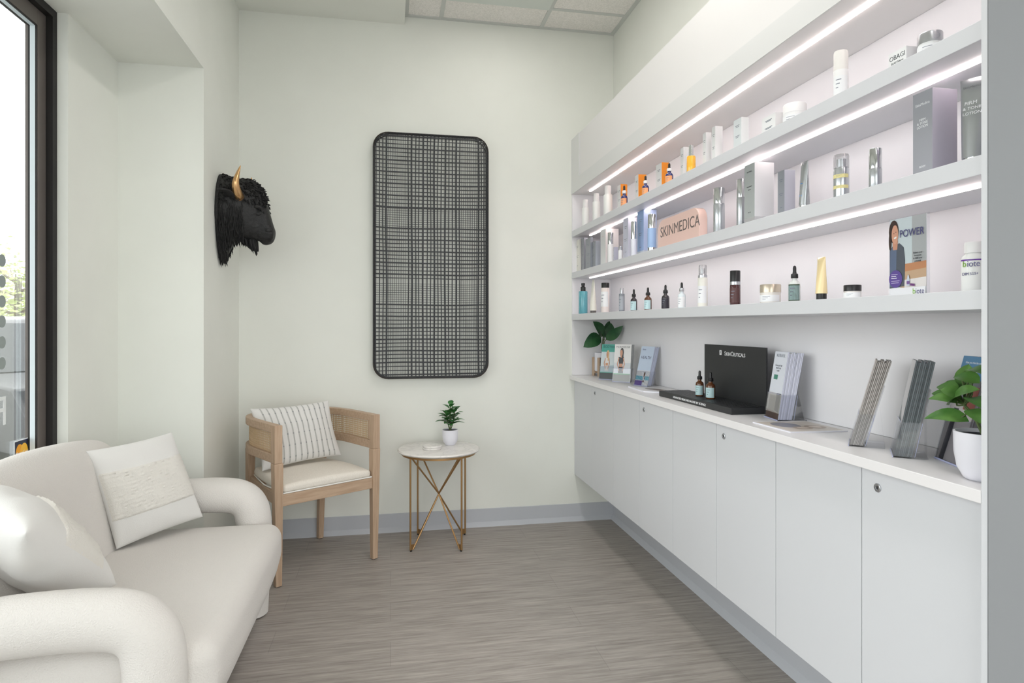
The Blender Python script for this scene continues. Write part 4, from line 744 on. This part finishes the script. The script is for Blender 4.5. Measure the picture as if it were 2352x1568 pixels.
def cushion(name, label, P, T, mats, band=None, n=26, seed=0, pinch=.07, stripes=0, wr=.006):
    """P: four corners (bottom-left, bottom-right, top-right, top-left) in world space seen from the front"""
    P = [Vector(p_) for p_ in P]; O = sum(P, Vector()) / 4; t = thing(name, label, 'cushion', O); N = (P[1] - P[0]).cross(P[3] - P[0]).normalized(); rr = random.Random(seed)
    off = Vector((rr.random() * 9, rr.random() * 9, 0))
    def S(a, b, side, extra=0):
        a2 = a * (1 - pinch * (1 - b * b)); b2 = b * (1 - pinch * (1 - a * a)); u_, v_ = (a2 + 1) / 2, (b2 + 1) / 2
        p_ = (P[0] * (1 - u_) + P[1] * u_) * (1 - v_) + (P[3] * (1 - u_) + P[2] * u_) * v_
        h = T * (max(0, (1 - a * a)) * max(0, (1 - b * b))) ** .42
        edge = 1 - max(abs(a), abs(b)); wv = noise.noise(Vector((a * 2.6, b * 2.6, side)) + off) * wr + noise.noise(Vector((a * 7 + b * 3, b * 2 - a, side)) + off) * wr * .45 * (1 - min(1, edge * 2))
        return p_ - O + N * (side * (h + extra) + wv * min(1, edge * 6))
    mb = MB(); k = n + 1; par = [math.sin(PI / 2 * (2 * i / n - 1)) for i in range(k)]
    for side in (1, -1):
        vs_ = [S(par[i], par[j], side) for j in range(k) for i in range(k)]; fs = [(j * k + i, j * k + i + 1, (j + 1) * k + i + 1, (j + 1) * k + i) for j in range(n) for i in range(n)]
        mb.add(vs_, fs if side > 0 else [f[::-1] for f in fs], 0)
    o = mb.build('cover', mats[0], t, angle=80, fix=False)
    bm = bmesh.new(); bm.from_mesh(o.data); bmesh.ops.remove_doubles(bm, verts=bm.verts, dist=.0004); bm.to_mesh(o.data); bm.free()
    if band:
        mb = MB(); q = 60; B = [band[0] + (band[1] - band[0]) * j / 34 for j in range(35)]
        vs_ = []
        for j, b in enumerate(B):
            for i in range(q + 1):
                a = -.985 + 1.97 * i / q; e = .0068 + .0048 * (noise.noise(Vector((a * 34, b * 60, 3)) ) + .5 * math.sin(b * 95 + noise.noise(Vector((a * 5, b * 5, 1))) * 4))
                if j in (0, 34) or i in (0, q): e = -.001
                vs_.append(S(a, b, 1, e))
        mb.add(vs_, [(j * (q + 1) + i, j * (q + 1) + i + 1, (j + 1) * (q + 1) + i + 1, (j + 1) * (q + 1) + i) for j in range(34) for i in range(q)]); mb.build('looped_band', mats[1], t, angle=80, fix=False)
    for st_ in range(stripes):
        c = -.88 + 1.76 * (st_ + .5) / stripes; hw_ = .017; mb = MB(); vs_ = []; m = 40; mi = []
        for j in range(m + 1):
            b = -.97 + 1.94 * j / m; vs_ += [S(c - hw_, b, 1, .0009), S(c + hw_, b, 1, .0009)]
        o_ = len(mb.v); mb.v += [tuple(x) for x in vs_]
        for j in range(m): mb.f.append([2 * j, 2 * j + 1, 2 * j + 3, 2 * j + 2]); mb.m.append(1 if (j % 8) in (3,) else 0)
        mb.build('stripe', [mats[1], mats[2]], t, fix=False)
    return t
cushion('throw_cushion', 'square white cushion with a looped texture band, upright at the far end of the sofa', [(-.965, 2.49, .425), (-.745, 2.74, .455), (-.862, 2.74, .80), (-1.055, 2.47, .785)], .062, [M_fab2, M_fabtex], band=(-.45, .52), seed=2, pinch=.04)
cushion('throw_cushion', 'white cushion with a looped band leaning on the near arm of the sofa', [(-.80, 2.06, .46), (-1.06, 2.16, .47), (-1.12, 1.86, .83), (-.835, 1.66, .745)], .10, [M_fab2, M_fabtex], band=(-.62, .30), seed=8, pinch=.06, wr=.010)

# ================================================================== CHAIR
ch_o = Vector((-.311, 3.273, 0)); ca = math.radians(32.7)
ch = thing('barrel_chair', 'oak barrel chair with woven cane sides and cream seat in the corner', 'chair', ch_o, ca)
HW = .262; YC = .20; DB = .315
def U(t, off=0):   # t 0..1 along the arm band, left front -> back -> right front; local coords
    s = t * 3
    if s < .8: k = s / .8; return Vector((-HW - off, k * YC, 0))
    if s > 2.2: k = (3 - s) / .8; return Vector((HW + off, k * YC, 0))
    a = PI - (s - .8) / 1.4 * PI; c_ = math.cos(a); return Vector(((HW + off) * abs(c_) ** .72 * (1 if c_ > 0 else -1), YC + (DB - .012 + off) * max(0, math.sin(a)) ** .72, 0))
def band(z0, z1, o0, o1, n=60, t0=0, t1=1):
    mb = MB(); vs_ = []
    for i in range(n + 1):
        t = t0 + (t1 - t0) * i / n; a, b = U(t, o0), U(t, o1); vs_ += [(a.x, a.y, z0), (b.x, b.y, z0), (b.x, b.y, z1), (a.x, a.y, z1)]
    fs = [(i * 4 + k, i * 4 + (k + 1) % 4, i * 4 + 4 + (k + 1) % 4, i * 4 + 4 + k) for i in range(n) for k in range(4)] + [(0, 1, 2, 3), (n * 4 + 3, n * 4 + 2, n * 4 + 1, n * 4)]
    mb.add(vs_, fs); return mb
band(.722, .76, -.016, .018, ).build('top_rail', M_oakx, ch, angle=30, bevel=.003)
band(.58, .622, -.016, .018).build('lower_rail', M_oakx, ch, angle=30, bevel=.003)
for s in (-1, 1):
    MB().box(s * (HW + .001) - .019, s * (HW + .001) + .019, -.035, .004, .581, .759).build('arm_end_block', M_oak, ch, smooth=False, bevel=.002)
    MB().box(s * HW - .010, s * HW + .010, .0045, .035, .6225, .7215).build('cane_frame', M_oak, ch, smooth=False, bevel=.001)
# cane webbing: a sheet pierced by rows of round holes
cn = MB(); NU, NV = 112, 9
dn = [U(.012 + .976 * i / 800, .001) for i in range(801)]; cum = [0]
for a, b in zip(dn, dn[1:]): cum.append(cum[-1] + (b - a).length)
Ls = []; q_ = 0
for i in range(NU + 1):
    d_ = cum[-1] * i / NU
    while q_ < 799 and cum[q_ + 1] < d_: q_ += 1
    Ls.append(dn[q_].lerp(dn[q_ + 1], min(1, (d_ - cum[q_]) / max(1e-9, cum[q_ + 1] - cum[q_]))))
for i in range(NU):
    a, b = Ls[i], Ls[i + 1]
    for j in range(NV):
        z0, z1 = .6225 + .099 * j / NV, .6225 + .099 * (j + 1) / NV
        def PT(x, y, o=0): q = a.lerp(b, x); return (q.x, q.y, z0 + (z1 - z0) * y)
        sq = [(0, 0), (.5, 0), (1, 0), (1, .5), (1, 1), (.5, 1), (0, 1), (0, .5)]; ins = [(.5 + .36 * math.cos(math.radians(225 + 45 * k)), .5 + .36 * math.sin(math.radians(225 + 45 * k))) for k in range(8)]
        cn.add([PT(*q) for q in sq] + [PT(*q) for q in ins], [(k, (k + 1) % 8, (k + 1) % 8 + 8, k + 8) for k in range(8)])
o = cn.build('cane_webbing', mat('cane', (204, 176, 140), .6), ch, smooth=False, fix=False)
sd = o.modifiers.new('thick', 'SOLIDIFY'); sd.thickness = .0018
def leg(name, x, y, w0, w1, z1, dx=0, dy=0, z0=0):
    q = MB(); p0 = [(x + dx - w0, y + dy - w0), (x + dx + w0, y + dy - w0), (x + dx + w0, y + dy + w0), (x + dx - w0, y + dy + w0)]; p1 = [(x - w1, y - w1), (x + w1, y - w1), (x + w1, y + w1), (x - w1, y + w1)]
    q.add([(a, b, z0) for a, b in p0] + [(a, b, z1) for a, b in p1], [(3, 2, 1, 0), (4, 5, 6, 7), (0, 1, 5, 4), (1, 2, 6, 5), (2, 3, 7, 6), (3, 0, 4, 7)])
    o = q.build(name, M_oak, ch, smooth=False, bevel=.003); MB().lathe([(0, 0), (.01, 0), (.01, .004), (0, .004)], 12, c=(x + dx, y + dy, 0)).build('glide', M_blk, o); return o
for s in (-1, 1):
    leg('front_leg', s * HW, -.015, .015, .022, .5805, s * -.004, 0, .003)
    leg('rear_leg', s * .205, .455, .015, .02, .5805, s * -.004, .022, .003)
MB().box(-.241, .241, -.028, -.004, .375, .432).build('front_apron', M_oakx, ch, smooth=False, bevel=.002)
for s in (-1, 1): MB().box(-.0, .435, -.011, .011, .375, .43, M=Matrix.Translation((s * .25, .01, 0)) @ Matrix.Rotation(math.radians(90 + s * 6.5), 4, 'Z')).build('side_apron', M_oakx, ch, smooth=False, bevel=.002)
MB().box(-.185, .185, .445, .467, .375, .43).build('rear_apron', M_oakx, ch, smooth=False, bevel=.002)
def dseat2(p_):
    x, y, z = p_; k = 1 - .2 * max(0, (y + .02) / .48) ** 2; e = max(abs(x) / .255, abs((y - .22) / .25))
    if z > .45: z += .030 * max(0, 1 - (x / .255) ** 2) ** .6 * max(0, 1 - ((y - .22) / .26) ** 2) ** .6
    # notch around the posts is hidden by the frame
    return Vector((x * k, y, z))
MB().rbox(-.236, .236, -.026, .445, .433, .468, .017, k=4, m=12, deform=dseat2).build('seat_pad', M_seat, ch, angle=70)
P = [(-.237, -.027), (.237, -.027), (.236, .2), (.19, .446), (-.19, .446), (-.236, .2), (-.237, -.027)]
MB().tube([(x, y, .436) for x, y in P], .0035, 6).build('piping', mat('white_piping', (240, 238, 232), .8), ch)
# lumbar cushion on the chair
Rm = Matrix.Translation(ch_o) @ Matrix.Rotation(ca, 4, 'Z')
cushion('lumbar_cushion', 'white lumbar cushion with grey stripes on the barrel chair', [Rm @ Vector(q) for q in ((-.232, .235, .495), (.205, .235, .515), (.160, .295, .815), (-.248, .345, .80))], .058, [M_fab2, mat('grey_stripe', (186, 186, 182), .9), mat('grey_stripe_dark', (150, 152, 152), .9)], stripes=12, seed=4, pinch=.07, n=24)

# ================================================================== SIDE TABLE
tb = Vector((.268, 3.578, 0)); tt = thing('side_table', 'round marble-topped side table with crossed gold rod legs', 'table', tb, math.radians(-10.5))
mm = bpy.data.materials.new('white_marble'); mm.use_nodes = True; nt = mm.node_tree; p = nt.nodes['Principled BSDF']; p.inputs['Roughness'].default_value = .25
tc = nt.nodes.new('ShaderNodeTexCoord'); nz = nt.nodes.new('ShaderNodeTexNoise'); nz.inputs['Scale'].default_value = 7; nz.inputs['Detail'].default_value = 8; nz.inputs['Distortion'].default_value = 1.6
cr = nt.nodes.new('ShaderNodeValToRGB'); els = cr.color_ramp.elements; els[0].position = .44; els[0].color = (*lin((233, 230, 226)), 1); els[1].position = .56; els[1].color = (*lin((234, 231, 227)), 1); e = els.new(.5); e.color = (*lin((221, 218, 215)), 1)
nt.links.new(tc.outputs['Object'], nz.inputs['Vector']); nt.links.new(nz.outputs['Fac'], cr.inputs['Fac']); nt.links.new(cr.outputs['Color'], p.inputs['Base Color']); M_marble = mm
MB().lathe([(0, .518), (.212, .518), (.225, .522), (.231, .529), (.225, .536), (.215, .538), (0, .538)], 64).build('marble_top', M_marble, tt)
MB().lathe([(.196, .506), (.208, .506), (.208, .5178), (.196, .5178), (.196, .506)], 64).build('ring', M_gold, tt)
hs = .139; cz = .285
for sx_, sy_ in ((-1, -1), (1, -1), (1, 1), (-1, 1)):
    f_ = Vector((sx_ * hs, sy_ * hs, .008)); MB().tube([f_, (sx_ * hs, sy_ * hs, .509)], .0052, 10).build('upright_rod', M_gold, tt)
    MB().tube([f_ + Vector((-sx_ * .012, -sy_ * .012, 0)), (-sx_ * .004, -sy_ * .004, cz), (-sx_ * (hs - .005), -sy_ * (hs - .005), .508)], .0047, 10).build('diagonal_rod', M_gold, tt)
    fo_ = MB(); n_ = Vector((-sx_, -sy_, 0)).normalized(); sd_ = Vector((sy_, -sx_, 0)).normalized() * .0022
    pts = [f_ - n_ * .003, f_ + n_ * .016, f_ + n_ * .024 + Vector((0, 0, .028)), f_ - n_ * .003 + Vector((0, 0, .028))]
    fo_.add([q + sd_ for q in pts] + [q - sd_ for q in pts], [(0, 1, 2, 3), (7, 6, 5, 4), (0, 4, 5, 1), (1, 5, 6, 2), (2, 6, 7, 3), (3, 7, 4, 0)]); fp = fo_.build('foot_plate', M_gold, tt, smooth=False)
    MB().lathe([(0, 0), (.006, 0), (.006, .008), (0, .008)], 12, c=(f_.x + n_.x * .004, f_.y + n_.y * .004, 0)).build('foot_tip', M_blk, fp)
for k, (z, lab) in enumerate(((.5382, 'lower white marble coaster on the side table'), (.5495, 'upper white marble coaster, stacked on the other'))):
    cp = at_z(992.5, 1031, .538); o = MB().lathe([(0, 0), (.05, 0), (.053, .003), (.053, .008), (.050, .0108), (0, .0108)], 40).build('coaster', M_marble); o.location = (cp.x + k * .001, cp.y, z); tag(o, lab, 'coaster', 'marble coasters')
pq = at_z(1034, 1021, .538); pt = thing('potted_plant', 'small bushy green plant in a white pot on the marble side table', 'plant', (pq.x, pq.y, .5384))
MB().lathe([(0, 0), (.028, 0), (.031, .003), (.032, .008), (.041, .020), (.045, .045), (.046, .088), (.0425, .088), (.0415, .078), (0, .078)], 36).build('pot', M_pot, pt)
MB().lathe([(0, 0), (.0413, 0), (.0413, .004), (0, .006)], 24, c=(0, 0, .0785)).build('soil', M_soil, pt)
fo = MB(); sm = MB(); rr = random.Random(11)
for (sx_, sy_, zt_) in ((.0, .0, .225), (-.025, -.01, .185), (.028, .005, .20)):
    sm.tube(spline([(0, 0, .08), (sx_ * .5, sy_ * .5, .12), (sx_, sy_, zt_)], 4), .003, 6)
    nl = 12
    for k in range(nl):
        z = .115 + (zt_ - .115) * k / (nl - 1); a = k * 2.4 + sx_ * 60; L = .086 - .042 * k / nl; kk = (z - .08) / (zt_ - .08); b0 = Vector((sx_ * kk, sy_ * kk, z))
        d = Vector((math.cos(a), math.sin(a), .10 + .75 * (k / nl) ** 2)).normalized(); leaf(fo, b0 + d * .006, b0 + d * L, .045 - .014 * k / nl + .004 * rr.random(), .10, .2)
fo.build('foliage', leafmat('bushy_leaf', (38, 96, 52), (78, 138, 68)), pt, fix=False); sm.build('stems', M_stem, pt)

# ================================================================== WOVEN WALL BASKET
bk0 = Vector((.2405, YB, 1.638)); W2, H2, RC = .338, .722, .085
bk = thing('woven_wall_basket', 'tall black woven rattan tray with rounded corners hung on the back wall', 'wall decoration', bk0)
def dep(x, z): return -.052 + .030 * max(0, (1 - (x / W2) ** 4)) * max(0, (1 - (z / H2) ** 6))
def clipz(x):
    ax = abs(x)
    if ax > W2: return 0
    return H2 if ax < W2 - RC else H2 - RC + math.sqrt(max(0, RC * RC - (ax - (W2 - RC)) ** 2))
def clipx(z):
    az = abs(z)
    return W2 if az < H2 - RC else W2 - RC + math.sqrt(max(0, RC * RC - (az - (H2 - RC)) ** 2))
vx = [(80, 2), (100, 2), (120, 2), (140, 3)] + [(151 + 11 * k, 1) for k in range(10)] + [(265, 2), (285, 3), (308, 2), (326, 2), (350, 3), (375, 2), (395, 2), (416, 3), (437, 2), (457, 2), (480, 3), (501, 2), (522, 2), (545, 3), (565, 2)] + [(577 + 11 * k, 1) for k in range(9)] + [(676, 3), (692, 2), (708, 2), (722, 2)]
vz = []
def grp(y0, y1, mode):
    y = y0; k = 0
    while y < y1:
        if mode: vz.append((y, 3 if k % 3 == 0 else 2)); y += 22.5
        else: vz.append((y, 1)); y += 13
        k += 1
grp(92, 500, 1); grp(500, 512, 1); grp(517, 610, 0); grp(620, 935, 1); grp(945, 1052, 0); grp(1066, 1480, 1)
wd = {1: .0014, 2: .0031, 3: .0050}; wm = MB()
for i, (cx_, t_) in enumerate(vx):
    x = ((cx_ - 68) / 662 - .5) * 2 * W2; zc = clipz(x) - .004; n = 56; vs_ = []; w_ = wd[t_]
    for k in range(n + 1):
        z = -zc + 2 * zc * k / n; wob = .003 * noise.noise(Vector((x * 4, z * 3, 1))) + .0015 * math.sin(z * 5 + i); d_ = dep(x, z) + .0009
        vs_ += [(x - w_ + wob, d_, z), (x + w_ + wob, d_, z), (x + w_ + wob, d_ - .0012, z), (x - w_ + wob, d_ - .0012, z)]
    wm.add(vs_, [(4 * k + a, 4 * k + (a + 1) % 4, 4 * k + 4 + (a + 1) % 4, 4 * k + 4 + a) for k in range(n) for a in range(4)])
for i, (cy_, t_) in enumerate(vz):
    z = (.5 - (cy_ - 75) / 1418) * 2 * H2; xc = clipx(z) - .004; n = 36; vs_ = []; w_ = wd[t_] * .85
    for k in range(n + 1):
        x = -xc + 2 * xc * k / n; wob = .005 * noise.noise(Vector((x * 3, z * 5, 4))) ; d_ = dep(x, z) - .0012
        vs_ += [(x, d_, z - w_ + wob), (x, d_, z + w_ + wob), (x, d_ - .0012, z + w_ + wob), (x, d_ - .0012, z - w_ + wob)]
    wm.add(vs_, [(4 * k + a, 4 * k + (a + 1) % 4, 4 * k + 4 + (a + 1) % 4, 4 * k + 4 + a) for k in range(n) for a in range(4)])
wm.build('rattan_weave', M_rattan, bk, smooth=False)
rp = rrect(-W2, W2, -H2, H2, RC, 8); rp.append(rp[0]); dense = []
for a, b in zip(rp, rp[1:]):
    L = math.hypot(b[0] - a[0], b[1] - a[1]); m = max(1, int(L / .05)); dense += [(a[0] + (b[0] - a[0]) * k / m, a[1] + (b[1] - a[1]) * k / m) for k in range(m)]
dense.append(rp[0])
MB().tube([(x, -.055, z) for x, z in dense], .0045, 8, cap=False).build('rim', M_rattan, bk)
MB().tube([(x * .985, -.046, z * .993) for x, z in dense], .0035, 8, cap=False).build('inner_rim', M_rattan, bk)
rim2 = MB().tube([(x * .99, -.004, z * .995) for x, z in dense], .0035, 8, cap=False)
for k in range(0, len(dense) - 1, 1):
    x, z = dense[k]; rim2.tube([(x, -.052, z), (x * .99, -.004, z * .995)], .0018, 6)
rim2.build('back_frame', M_rattan, bk)
wr_ = MB()
for k in range(len(dense) - 1):
    a, b = dense[k], dense[k + 1]
    for q in range(3):
        f = q / 3; x, z = a[0] + (b[0] - a[0]) * f, a[1] + (b[1] - a[1]) * f; th_ = math.atan2(b[1] - a[1], b[0] - a[0]) + .5
        wr_.tube([(x - .004 * math.cos(th_), -.0605, z - .004 * math.sin(th_)), (x + .004 * math.cos(th_), -.0605, z + .004 * math.sin(th_))], .0015, 5)
wr_.build('rim_lashing', mat('brown_lashing', (62, 52, 46), .6), bk)

# ================================================================== BISON HEAD
bz = Vector((XL, 3.435, 1.77)); bh = thing('bison_head_mount', 'black resin bison head with gold horns mounted on the left wall', 'wall sculpture', bz)
secs = [(0.001, 1.99, 1.545, .105), (.018, 1.995, 1.55, .12), (.04, 1.985, 1.605, .128), (.065, 1.978, 1.650, .122), (.10, 1.978, 1.662, .108), (.14, 1.975, 1.655, .096), (.175, 1.955, 1.660, .080), (.188, 1.94, 1.662, .070), (.200, 1.925, 1.646, .064), (.215, 1.885, 1.640, .059), (.232, 1.815, 1.641, .055), (.247, 1.755, 1.648, .050), (.257, 1.728, 1.658, .042), (.262, 1.712, 1.668, .030)]
hb = MB(); n = 36; vs_ = []
for (x, t_, b_, hw_) in secs:
    zc, hh_ = (t_ + b_) / 2 - bz.z, (t_ - b_) / 2
    for k in range(n):
        a = 2 * PI * k / n; sz = math.sin(a); wq = hw_ * (1 - .35 * max(0, -sz) * (1 if x < .06 else .35)); nx_ = noise.noise(Vector((x * 30, math.cos(a) * 3, sz * 5))) * .006 * (1 if x < .2 else .2)
        ex = abs(math.cos(a)) ** .85 * (1 if math.cos(a) > 0 else -1); vs_.append((x + (.004 * sz if x > .2 else 0), (wq + nx_) * ex, zc + (hh_ + nx_) * sz))
fs = [(i * n + k, i * n + (k + 1) % n, (i + 1) * n + (k + 1) % n, (i + 1) * n + k) for i in range(len(secs) - 1) for k in range(n)] + [tuple(range(n)), tuple(range((len(secs) - 1) * n, len(secs) * n))]
hb.add(vs_, fs); hb.build('head', M_blackmatte, bh, subsurf=1, angle=70)
MB().prism([(.118 * math.sin(t_) * (1 - .28 * max(0, -math.cos(t_))), .012 + (.215 if math.cos(t_) > 0 else .235) * math.cos(t_)) for t_ in [2 * PI * k / 40 for k in range(40)]], (.018, 0, 0), (0, 1, 0), (0, 0, 1), .018).build('mounting_plate', M_blackmatte, bh, bevel=.004)
hair = MB(); rr = random.Random(5)
def tuft(p_, d_, L, r_, curl):
    p_, d_ = Vector(p_), Vector(d_).normalized(); c_ = Vector(curl); pts = [p_]; 
    for k in range(1, 6): d_ = (d_ + c_ * .35).normalized(); pts.append(pts[-1] + d_ * L / 5)
    hair.tube(pts, [r_, r_ * 1.05, r_ * .9, r_ * .7, r_ * .42, r_ * .08], 6)
def surf(x, a):
    for s0, s1 in zip(secs, secs[1:]):
        if s0[0] <= x <= s1[0]:
            k = (x - s0[0]) / (s1[0] - s0[0]); t_, b_, hw_ = [s0[i] + (s1[i] - s0[i]) * k for i in (1, 2, 3)]
            return Vector((x, hw_ * math.cos(a), (t_ + b_) / 2 - bz.z + (t_ - b_) / 2 * math.sin(a)))
    return Vector((x, 0, 0))
for k in range(950):      # crown and neck curls
    x = .006 + .215 * rr.random(); a = math.radians(rr.uniform(10, 170)); p_ = surf(x, a)
    if x > .12 and p_.z < .03 + (.22 - x) * .2: continue
    if x <= .12 and p_.z < .06 + .05 * rr.random(): continue
    o_ = Vector((0, math.cos(a), math.sin(a))); tuft(p_ - o_ * .006, o_ + Vector((.5 + rr.uniform(-.3, .5), rr.uniform(-.4, .4), 0)), rr.uniform(.014, .028), rr.uniform(.0032, .006), (rr.uniform(-.3, .5), rr.uniform(-.5, .5), -.9))
for k in range(150):      # forelock over the brow
    y = rr.uniform(-.06, .06); z = rr.uniform(.035, .19); x = .222 - max(0, z - .10) ** 1.2 * .75 - abs(y) * .35
    tuft((x - .01, y, z), (1, y * 4, .2), rr.uniform(.018, .03), rr.uniform(.004, .0065), (.1, rr.uniform(-.5, .5), -1.4))
for k in range(560):      # neck fur lying down towards the chest
    x = rr.uniform(.006, .125); a = math.radians(rr.choice([rr.uniform(-80, 35), rr.uniform(160, 260)])); p_ = surf(x, a); o_ = Vector((0, math.cos(a), math.sin(a)))
    tuft(p_ - o_ * .004, Vector((.05, 0, -1)) + o_ * .25, rr.uniform(.02, .045), rr.uniform(.0022, .0040), (rr.uniform(-.25, .35), rr.uniform(-.3, .3), -.4))
for k in range(70):       # chest tassel at the plate's foot
    y = rr.uniform(-.045, .045); tuft((rr.uniform(.006, .03), y, -.16 - rr.random() * .03), (rr.uniform(-.02, .25), -y * 2, -1), rr.uniform(.03, .055) * (1 - abs(y) * 8), .006, (0, 0, -.3))
for k in range(90):       # beard
    y = rr.uniform(-.035, .035); x = rr.uniform(.10, .17); L = .026 + .062 * max(0, 1 - abs(x - .155) / .04) * (1 - abs(y) * 14)
    tuft((x, y, -.105), (.12, -y * 3, -1), L, .0065, (.12, 0, -.2))
hair.build('curled_hair', M_hair, bh, angle=60, fix=False)
for s in (-1, 1):
    P = spline([(.112, s * .085, .095), (.108, s * .118, .112), (.104, s * .142, .150), (.112, s * .142, .195), (.124, s * .128, .246)], 5); n_ = len(P)
    MB().tube(P, [.0215 * (1 - (k / (n_ - 1)) ** 2.0) + .0012 for k in range(n_)], 16).build('horn', M_horn, bh)
    MB().tube([(.113, s * .080, .090), (.111, s * .094, .097)], .0225, 16).build('horn_collar', mat('horn_collar', (150, 118, 84), .4, .7), bh)
    er = MB(); leaf(er, (.088, s * .105, .078), (.030, s * .180, .118), .046, .1, .5, up=Vector((0, 0, 1))); e_ = er.build('ear', M_blackmatte, bh, fix=False); q = e_.modifiers.new('thick', 'SOLIDIFY'); q.thickness = .006
    MB().lathe([(0, -.008), (.006, -.006), (.008, 0), (.006, .006), (0, .008)], 12, c=(.196, s * .062, .036)).build('eye', mat('eye_black', (12, 12, 13), .2), bh)
    MB().tube(spline([(.172, s * .070, .050), (.190, s * .074, .056), (.208, s * .062, .046), (.216, s * .054, .026)], 4), [.004, .006, .008, .0095, .010, .010, .0095, .009, .0085, .008, .006, .005, .003], 10).build('brow', M_blackmatte, bh)
    MB().tube(spline([(.178, s * .069, .022), (.194, s * .070, .016), (.208, s * .062, .022)], 4), [.003, .004, .005, .0055, .006, .0055, .005, .004, .003], 8).build('eyelid', M_blackmatte, bh)
    MB().tube(spline([(.225, s * .050, -.058), (.243, s * .042, -.060), (.252, s * .028, -.062)], 4), [.006, .008, .010, .0115, .012, .0115, .010, .008, .005], 10).build('nostril_rim', M_blackmatte, bh)
    MB().lathe([(0, -.006), (.006, -.003), (.0085, 0), (.006, .003), (0, .006)], 12, c=(.2500, s * .030, -.080), sy=.8).build('nostril', mat('nostril_black', (8, 8, 8), .8), bh)
    MB().tube(spline([(.247, s * .034, -.104), (.23, s * .048, -.104), (.205, s * .058, -.098), (.193, s * .062, -.108)], 4), .0016, 6).build('mouth_line', MATS['nostril_black'], bh)
